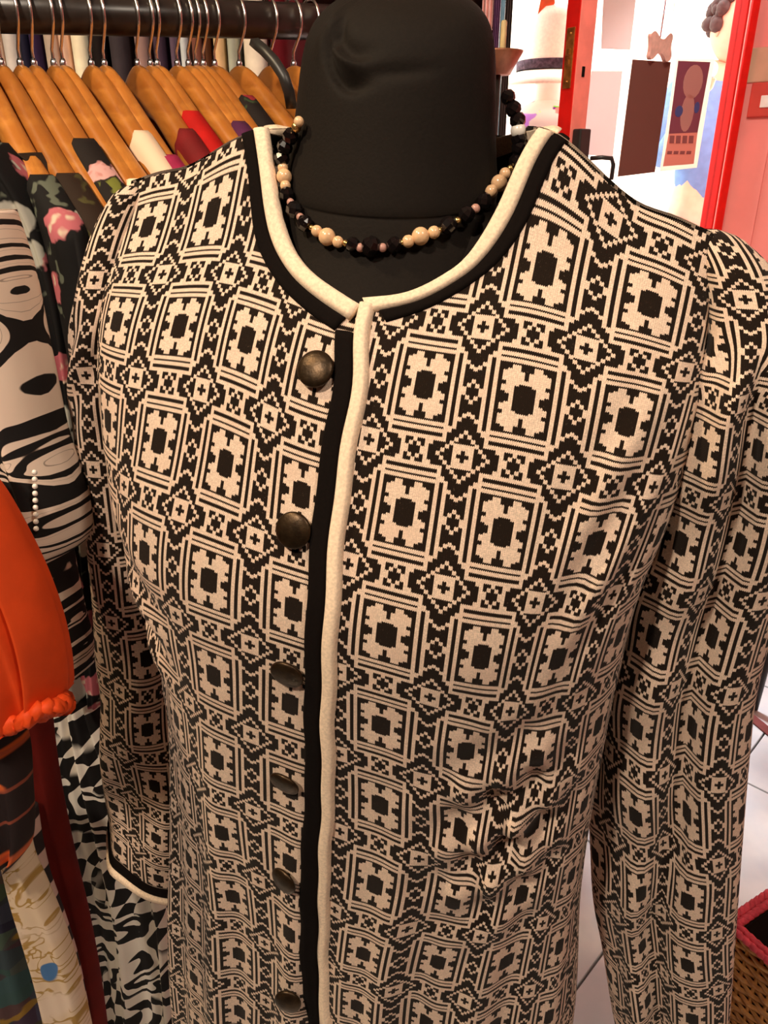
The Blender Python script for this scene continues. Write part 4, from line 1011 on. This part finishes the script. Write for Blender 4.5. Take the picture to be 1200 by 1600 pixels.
# rack behind
b0, b1 = atY(-60, 40, 1.62), atY(560, 40, 1.62)
r2 = thing('back_rail', 'dark rail at the back carrying the second row of clothes', 'clothes rack', (b1[0], 1.62, 0))
v, f = tube([(b0[0] - .2, 1.62, 1.74), (b1[0], 1.62, 1.74)], .014, 14); mesh_obj('rail', v, f, RAILM, r2)
for xx in (b0[0] - .2, b1[0]):
    v, f = tube([(xx, 1.62, .02), (xx, 1.62, 1.74)], .012, 12); mesh_obj('post', v, f, RAILM, r2)
    v, f = box((xx, 1.62, .016), (.025, .2, .014), None, .005); mesh_obj('foot', v, f, RAILM, r2, False)
backs = [(-30, -8, (30, 28, 40), 'black'), (-7, 4, (24, 26, 60), 'midnight'), (5, 13, (22, 30, 70), 'navy'), (14, 20, (40, 100, 180), 'bright blue'), (22, 40, (44, 40, 46), 'charcoal'), (43, 62, (56, 34, 24), 'brown'), (64, 73, (226, 196, 176), 'beige'), (74, 96, (214, 206, 206), 'pale grey'), (99, 111, (28, 26, 50), 'indigo'), (112, 126, (54, 36, 72), 'plum'), (131, 150, (196, 176, 164), 'stone'), (152, 166, (228, 186, 164), 'peach'), (167, 192, (250, 236, 210), 'ivory'), (196, 215, (26, 18, 18), 'jet black'), (218, 246, (60, 52, 58), 'slate'), (254, 276, (150, 120, 116), 'mushroom'), (280, 298, (70, 52, 70), 'mauve'), (304, 316, (94, 76, 96), 'dusty violet'), (318, 330, (200, 206, 214), 'ice blue'), (333, 350, (120, 72, 60), 'rust'), (352, 361, (80, 44, 24), 'chestnut'), (363, 380, (226, 186, 140), 'sand'), (382, 398, (168, 170, 156), 'sage'), (404, 438, (236, 222, 206), 'off white'), (442, 466, (96, 12, 24), 'burgundy')]
for (x0, x1, c, nm) in backs:
    A = atY(x0, 70, 1.62); B = atY(x1, 70, 1.62); w_ = (B[0] - A[0]) / 2 * .94; cx = (A[0] + B[0]) / 2; rings = []
    ph = random.random() * 6
    for y in np.linspace(-.20, .20, 22):
        s = abs(y) / .20; top = 1.700 - .10 * s ** 1.3 - (.03 if s < .25 else 0); ww = w_ * (1 if s < .92 else .6)
        ring = []
        fz = np.linspace(0, 1, 8) ** 1.3; zz = top + (.70 - top) * fz; hw = ww * np.minimum(1, .5 + fz * 20) * (1 + .12 * fz * math.sin(y * 60 + ph))
        rings.append(np.r_[np.c_[cx + hw, np.full(8, 1.62 + y), zz], np.c_[cx - hw, np.full(8, 1.62 + y), zz][::-1]])
    v, f = rings_mesh(rings); g = thing('hanging_garment', '%s garment in the second row behind the black rail' % nm, 'garment', (cx, 1.62, 1.72), 'second row of clothes')
    mesh_obj('cloth', v, f, plain(nm.replace(' ', '_') + '_back_cloth', c, .85, .2, .12, 30), g)
    v, f = tube([(cx, 1.62, 1.66)] + [(cx, 1.62 + .017 * math.cos(q_), 1.74 + .017 * math.sin(q_)) for q_ in np.linspace(-1.2, 3.4, 12)], .0016, 6); mesh_obj('hook', v, f, STEELW, g)

# ------------------------------------------------------------------ garments hanging at the left
def drape(rows, Y, mat, thick=.045, nfold=3, famp=.008, seed=0, tilt=0.0, name=None, parent=None, n=70, m=36, ruffle=None):
    """rows: ((xl,yl),(xr,yr)) edges seen; builds a closed hanging tube of cloth at distance Y"""
    L = np.array([r[0] for r in rows], float); R = np.array([r[1] for r in rows], float); k = np.linspace(0, len(rows) - 1, n); ki = np.arange(len(rows))
    lx, ly, rx, ry = (cub(k, ki, c) for c in (L[:, 0], L[:, 1], R[:, 0], R[:, 1])); r_ = np.random.default_rng(seed); ph = r_.uniform(0, 6, 5); rings = []; uv = []
    al = 0
    for i in range(n):
        fr = i / (n - 1); A = atY(lx[i], ly[i], Y + tilt); B = atY(rx[i], ry[i], Y)
        if i: al += np.linalg.norm((A + B) / 2 - pc)
        pc = (A + B) / 2
        s = np.linspace(0, 1, m); th = thick * np.clip(np.sqrt(np.clip(1 - (2 * s - 1) ** 6, 0, 1)), .12, 1)
        fo = famp * (.3 + .7 * fr) * (np.sin(s * nfold * 2 * math.pi + ph[0] + 1.5 * fr) + .5 * np.sin(s * nfold * 4.3 * math.pi + ph[1] - 2 * fr))
        if ruffle: fo = fo + ruffle * sm(fr, .86, .93) * np.sin(s * 60 + ph[2]) - .012 * sm(fr, .88, .95) * (1 - sm(fr, .97, 1.0))
        base = A + np.outer(s, B - A); nrm = np.array([-.35, -.93, 0])
        front = base + np.outer(th * .5 + fo, nrm); bk_ = base - np.outer(th * .5 - .3 * fo, nrm)
        w_ = np.linalg.norm(B - A)
        rings.append(np.r_[front, bk_[::-1]]); uu = s * w_; uv.append(np.r_[np.c_[uu, np.full(m, -al)], np.c_[uu[::-1], np.full(m, -al)]])
    v, f = rings_mesh(rings); return v, f, np.concatenate(uv)
def swirl(name, sc, thr, c0=(.010, .008, .008), c1=(.80, .64, .52)):
    t = NT(name, .75, .25); co = t.coord('UV')
    nn = t.n('ShaderNodeTexNoise'); t.t.links.new(co, nn.inputs['Vector']); nn.inputs['Scale'].default_value = sc; nn.inputs['Detail'].default_value = .6; nn.inputs['Distortion'].default_value = 2.4
    w_ = t.math('SINE', t.math('MULTIPLY', nn.outputs[0], 24.0)); ln = t.math('SINE', t.math('ADD', t.math('MULTIPLY', nn.outputs[0], 24.0), 1.05))
    base = t.mix(t.step(w_, thr - .04, thr + .04), c0, c1); hair = t.math('SUBTRACT', 1.0, t.step(t.math('ABSOLUTE', t.math('ADD', ln, -.72)), .03, .07))
    t.color(t.mix(t.math('MULTIPLY', hair, .6), base, (.10, .06, .045))); return t.m
def checker(name, sc):
    t = NT(name, .75, .25); co = t.coord('UV'); nn = t.n('ShaderNodeTexNoise'); t.t.links.new(co, nn.inputs['Vector']); nn.inputs['Scale'].default_value = 9; nn.inputs['Detail'].default_value = 1
    q_ = t.n('ShaderNodeVectorMath', operation='SCALE'); t.t.links.new(nn.outputs[1], q_.inputs[0]); q_.inputs['Scale'].default_value = .07
    ad = t.n('ShaderNodeVectorMath', operation='ADD'); t.t.links.new(co, ad.inputs[0]); t.t.links.new(q_.outputs[0], ad.inputs[1])
    mp = t.n('ShaderNodeMapping'); t.t.links.new(ad.outputs[0], mp.inputs[0]); mp.inputs['Scale'].default_value = (sc * 1.5, sc * .8, 1); mp.inputs['Rotation'].default_value = (0, 0, .3)
    ck = t.n('ShaderNodeTexChecker'); t.t.links.new(mp.outputs[0], ck.inputs[0]); ck.inputs['Scale'].default_value = 1
    n3 = t.n('ShaderNodeTexNoise'); t.t.links.new(co, n3.inputs['Vector']); n3.inputs['Scale'].default_value = 11; n3.inputs['Detail'].default_value = .5; n3.inputs['Distortion'].default_value = 1.5
    sw = t.step(t.math('SINE', t.math('MULTIPLY', n3.outputs[0], 30.0)), -.05, .05)
    zone = t.step(t.noise(co, 7, 1), .46, .50)
    pick = t.math('ADD', t.math('MULTIPLY', zone, sw), t.math('MULTIPLY', t.math('SUBTRACT', 1.0, zone), ck.outputs[1]))
    t.color(t.mix(pick, (.010, .008, .008), (.92, .84, .74))); return t.m
SWIRL = swirl('swirl_print', 15, -.25); SWIRL2 = swirl('swirl_print_fine', 22, -.1); CHECK = checker('checker_swirl_print', 42)
ORANGE = plain('orange_satin', (222, 74, 24), .62, .25, .08, 30, .08, 400)
DRED = plain('dark_red_velvet', (92, 14, 6), .9, .2, .15, 20)
t = NT('gold_scroll_print', .7, .3); co = t.coord('UV'); d_ = t.noise(co, 26, 1.5, .5, 2.0); ln_ = t.math('ABSOLUTE', t.math('SUBTRACT', d_, .5)); zone = t.step(t.noise(co, 10, 1), .38, .46)
c_ = t.mix(t.math('MULTIPLY', zone, t.math('SUBTRACT', 1.0, t.step(ln_, .02, .05))), (.78, .62, .48), (.36, .19, .04)); c_ = t.mix(t.math('MULTIPLY', zone, .25), c_, (.62, .42, .14))
blu = t.step(t.noise(co, 19, 0.5), .66, .68); t.color(t.mix(blu, c_, (.06, .17, .38))); GOLDSC = t.m
t = NT('orange_black_print', .75, .25); w_ = t.noise(t.coord('UV'), 16, 1, .5, .6); l2 = t.wave(t.coord('UV'), 7, 2, 1, 1, direction='Y'); c_ = t.mix(t.step(w_, .50, .53), (.022, .012, .012), (.68, .13, .03)); t.color(t.mix(t.math('MULTIPLY', t.step(l2, .96, .99), .6), c_, (.45, .10, .05))); ORBL = t.m
t = NT('dark_mixed_print', .8, .2); vc = t.voro(t.coord('UV'), 38, out='Color'); hv_ = t.n('ShaderNodeHueSaturation'); hv_.inputs['Saturation'].default_value = .55; hv_.inputs['Value'].default_value = .09; t.t.links.new(vc, hv_.inputs['Color'])
yb = t.step(t.noise(t.coord('UV'), 24, 2), .60, .64); t.color(t.mix(t.math('MULTIPLY', yb, .8), hv_.outputs[0], (.34, .19, .02))); MIXP = t.m
PINKBAND = bandsmat('pink_band_print', (.03, .02, .02), (.62, .42, .36), 6.5, 'Z', 1.5)
BLACKC = plain('black_cloth', (.010, .007, .006), .85, .2)
def hang(nm, label, cat, rows, Y, mat, **kw):
    v, f, uv = drape(rows, Y, mat, **kw); o = mesh_obj(nm, v, f, mat, uvs=uv); return tag(o, label, cat)
hang('floral_dress', 'black dress with cream and pink lilies hanging at the left behind the knit jacket', 'dress', [((-60, 225), (-12, 222)), ((-50, 262), (14, 250)), ((-30, 320), (50, 300)), ((-10, 390), (84, 372)), ((15, 460), (106, 450)), ((40, 540), (122, 535)), ((60, 640), (134, 640)), ((75, 800), (148, 800)), ((95, 960), (160, 960)), ((110, 1090), (170, 1090))], .76, LILY, thick=.05, nfold=2, seed=3)
hang('brown_dress', 'dark brown dress with yellow blooms next to the lily print dress', 'dress', [((30, 244), (62, 238)), ((42, 262), (92, 262)), ((56, 300), (124, 306)), ((66, 350), (142, 360)), ((80, 430), (150, 440)), ((96, 600), (160, 600)), ((120, 900), (180, 900))], .80, BROWNF, thick=.035, nfold=1.5, seed=8)
sw = thing('swirl_blouse', 'black and cream swirl print blouse with buttoned cuff hanging at the far left', 'blouse', tuple(atY(30, 600, .58)))
v, f, uv = drape([((-90, 330), (-8, 330)), ((-90, 380), (12, 380)), ((-85, 440), (32, 440)), ((-80, 520), (50, 520)), ((-70, 600), (68, 600)), ((-55, 680), (86, 680)), ((-35, 750), (108, 745)), ((-10, 800), (121, 790)), ((10, 850), (124, 835)), ((30, 872), (112, 860))], .58, SWIRL, thick=.06, nfold=1.6, famp=.006, seed=5); sws = mesh_obj('sleeve', v, f, SWIRL, sw, uvs=uv)
v, f, uv = drape([((-30, 780), (70, 800)), ((0, 850), (98, 850)), ((30, 910), (108, 905)), ((50, 970), (120, 965)), ((70, 1020), (131, 1010)), ((92, 1062), (130, 1050))], .66, SWIRL2, thick=.05, nfold=3, famp=.007, seed=6); mesh_obj('body', v, f, SWIRL2, sw, uvs=uv)
for k in range(9):
    c = atY(54 + .3 * k, 738 + 11 * k, .545); v, f = sphere(c, .0022, 8, 6); mesh_obj('cuff_button', v, f, PEARLW, sws)
ob = thing('orange_blouse', 'orange blouse sleeve gathered into an elastic cuff at the left edge', 'blouse', tuple(atY(40, 950, .50)))
v, f, uv = drape([((-160, 740), (-60, 740)), ((-130, 790), (-22, 790)), ((-120, 850), (14, 848)), ((-110, 920), (50, 915)), ((-100, 990), (76, 980)), ((-85, 1050), (90, 1038)), ((-65, 1105), (94, 1082)), ((-48, 1130), (92, 1092)), ((-40, 1142), (86, 1098))], .50, ORANGE, thick=.06, nfold=5, famp=.011, seed=2, ruffle=.0042, n=130, m=90)
mesh_obj('sleeve', v, f, ORANGE, ob, uvs=uv)
kk = np.linspace(0, 1, 120); ring = []
for k_i, kx in enumerate(kk):                                   # ruffled elastic around the sleeve opening
    ang = kx * 2 * math.pi; cx_ = 26 + 74 * math.cos(ang); cy_ = 1128 - 30 * math.cos(ang)
    p = atY(cx_, cy_, .50 - .028 * math.sin(ang)); p[2] += .003 * math.sin(kx * 150)
    ring.append(p)
v, f = tube(ring, .0062 * (1 + .32 * np.sin(kk * 190) + .15 * np.sin(kk * 71)), 10); mesh_obj('elastic_cuff', v, f, ORANGE, ob)
hang('orange_black_top', 'orange and black print top below the orange blouse', 'top', [((-70, 1120), (26, 1135)), ((-70, 1180), (36, 1180)), ((-65, 1240), (40, 1235)), ((-60, 1300), (44, 1285)), ((-40, 1335), (40, 1325)), ((-25, 1350), (30, 1342))], .545, ORBL, thick=.04, nfold=2, seed=4)
hang('dark_red_dress', 'long dark red dress hanging between the prints at the lower left', 'dress', [((20, 1010), (70, 1000)), ((30, 1120), (72, 1110)), ((36, 1220), (86, 1220)), ((55, 1330), (108, 1330)), ((82, 1440), (134, 1440)), ((108, 1540), (152, 1540)), ((122, 1640), (166, 1640))], .64, DRED, thick=.03, nfold=1, famp=.004, seed=9)
hang('gold_scroll_dress', 'white dress with gold scrolls and blue patches at the lower left', 'dress', [((-2, 1280), (36, 1300)), ((14, 1340), (44, 1345)), ((28, 1400), (66, 1390)), ((46, 1460), (92, 1450)), ((66, 1530), (116, 1520)), ((86, 1620), (138, 1615)), ((92, 1650), (146, 1650))], .575, GOLDSC, thick=.03, nfold=1, famp=.003, seed=10)
hang('pink_band_dress', 'pale pink dress with black bands between the white and dark red dresses', 'dress', [((36, 1260), (52, 1265)), ((42, 1310), (60, 1315)), ((50, 1370), (74, 1370)), ((70, 1430), (96, 1430)), ((92, 1510), (120, 1505)), ((118, 1620), (142, 1615))], .615, PINKBAND, thick=.02, nfold=1, famp=.003, seed=11)
hang('mixed_print_dress', 'dark dress with yellow and blue print at the lower left corner', 'dress', [((-80, 1230), (6, 1240)), ((-80, 1330), (18, 1330)), ((-75, 1430), (44, 1430)), ((-65, 1530), (64, 1530)), ((-55, 1650), (86, 1650))], .63, MIXP, thick=.04, nfold=2.5, seed=12)
hang('checker_dress', 'black and white checkered swirl dress hanging below the left jacket cuff', 'dress', [((98, 960), (150, 960)), ((104, 1080), (165, 1080)), ((104, 1200), (215, 1200)), ((114, 1300), (262, 1300)), ((126, 1400), (296, 1400)), ((140, 1500), (306, 1500)), ((150, 1640), (316, 1640))], .80, CHECK, thick=.06, nfold=2.6, famp=.012, seed=13)
hang('dark_gap_cloth', 'plain black cloth added to fill the dark gap behind the prints at the left', 'dress', [((-120, 380), (60, 380)), ((-100, 520), (100, 520)), ((-80, 700), (130, 700)), ((-40, 900), (150, 900)), ((0, 1100), (165, 1100)), ((40, 1350), (180, 1350)), ((80, 1650), (190, 1650))], .95, BLACKC, thick=.05, nfold=3, seed=14)  # black sheet added to darken the gap between the hanging prints
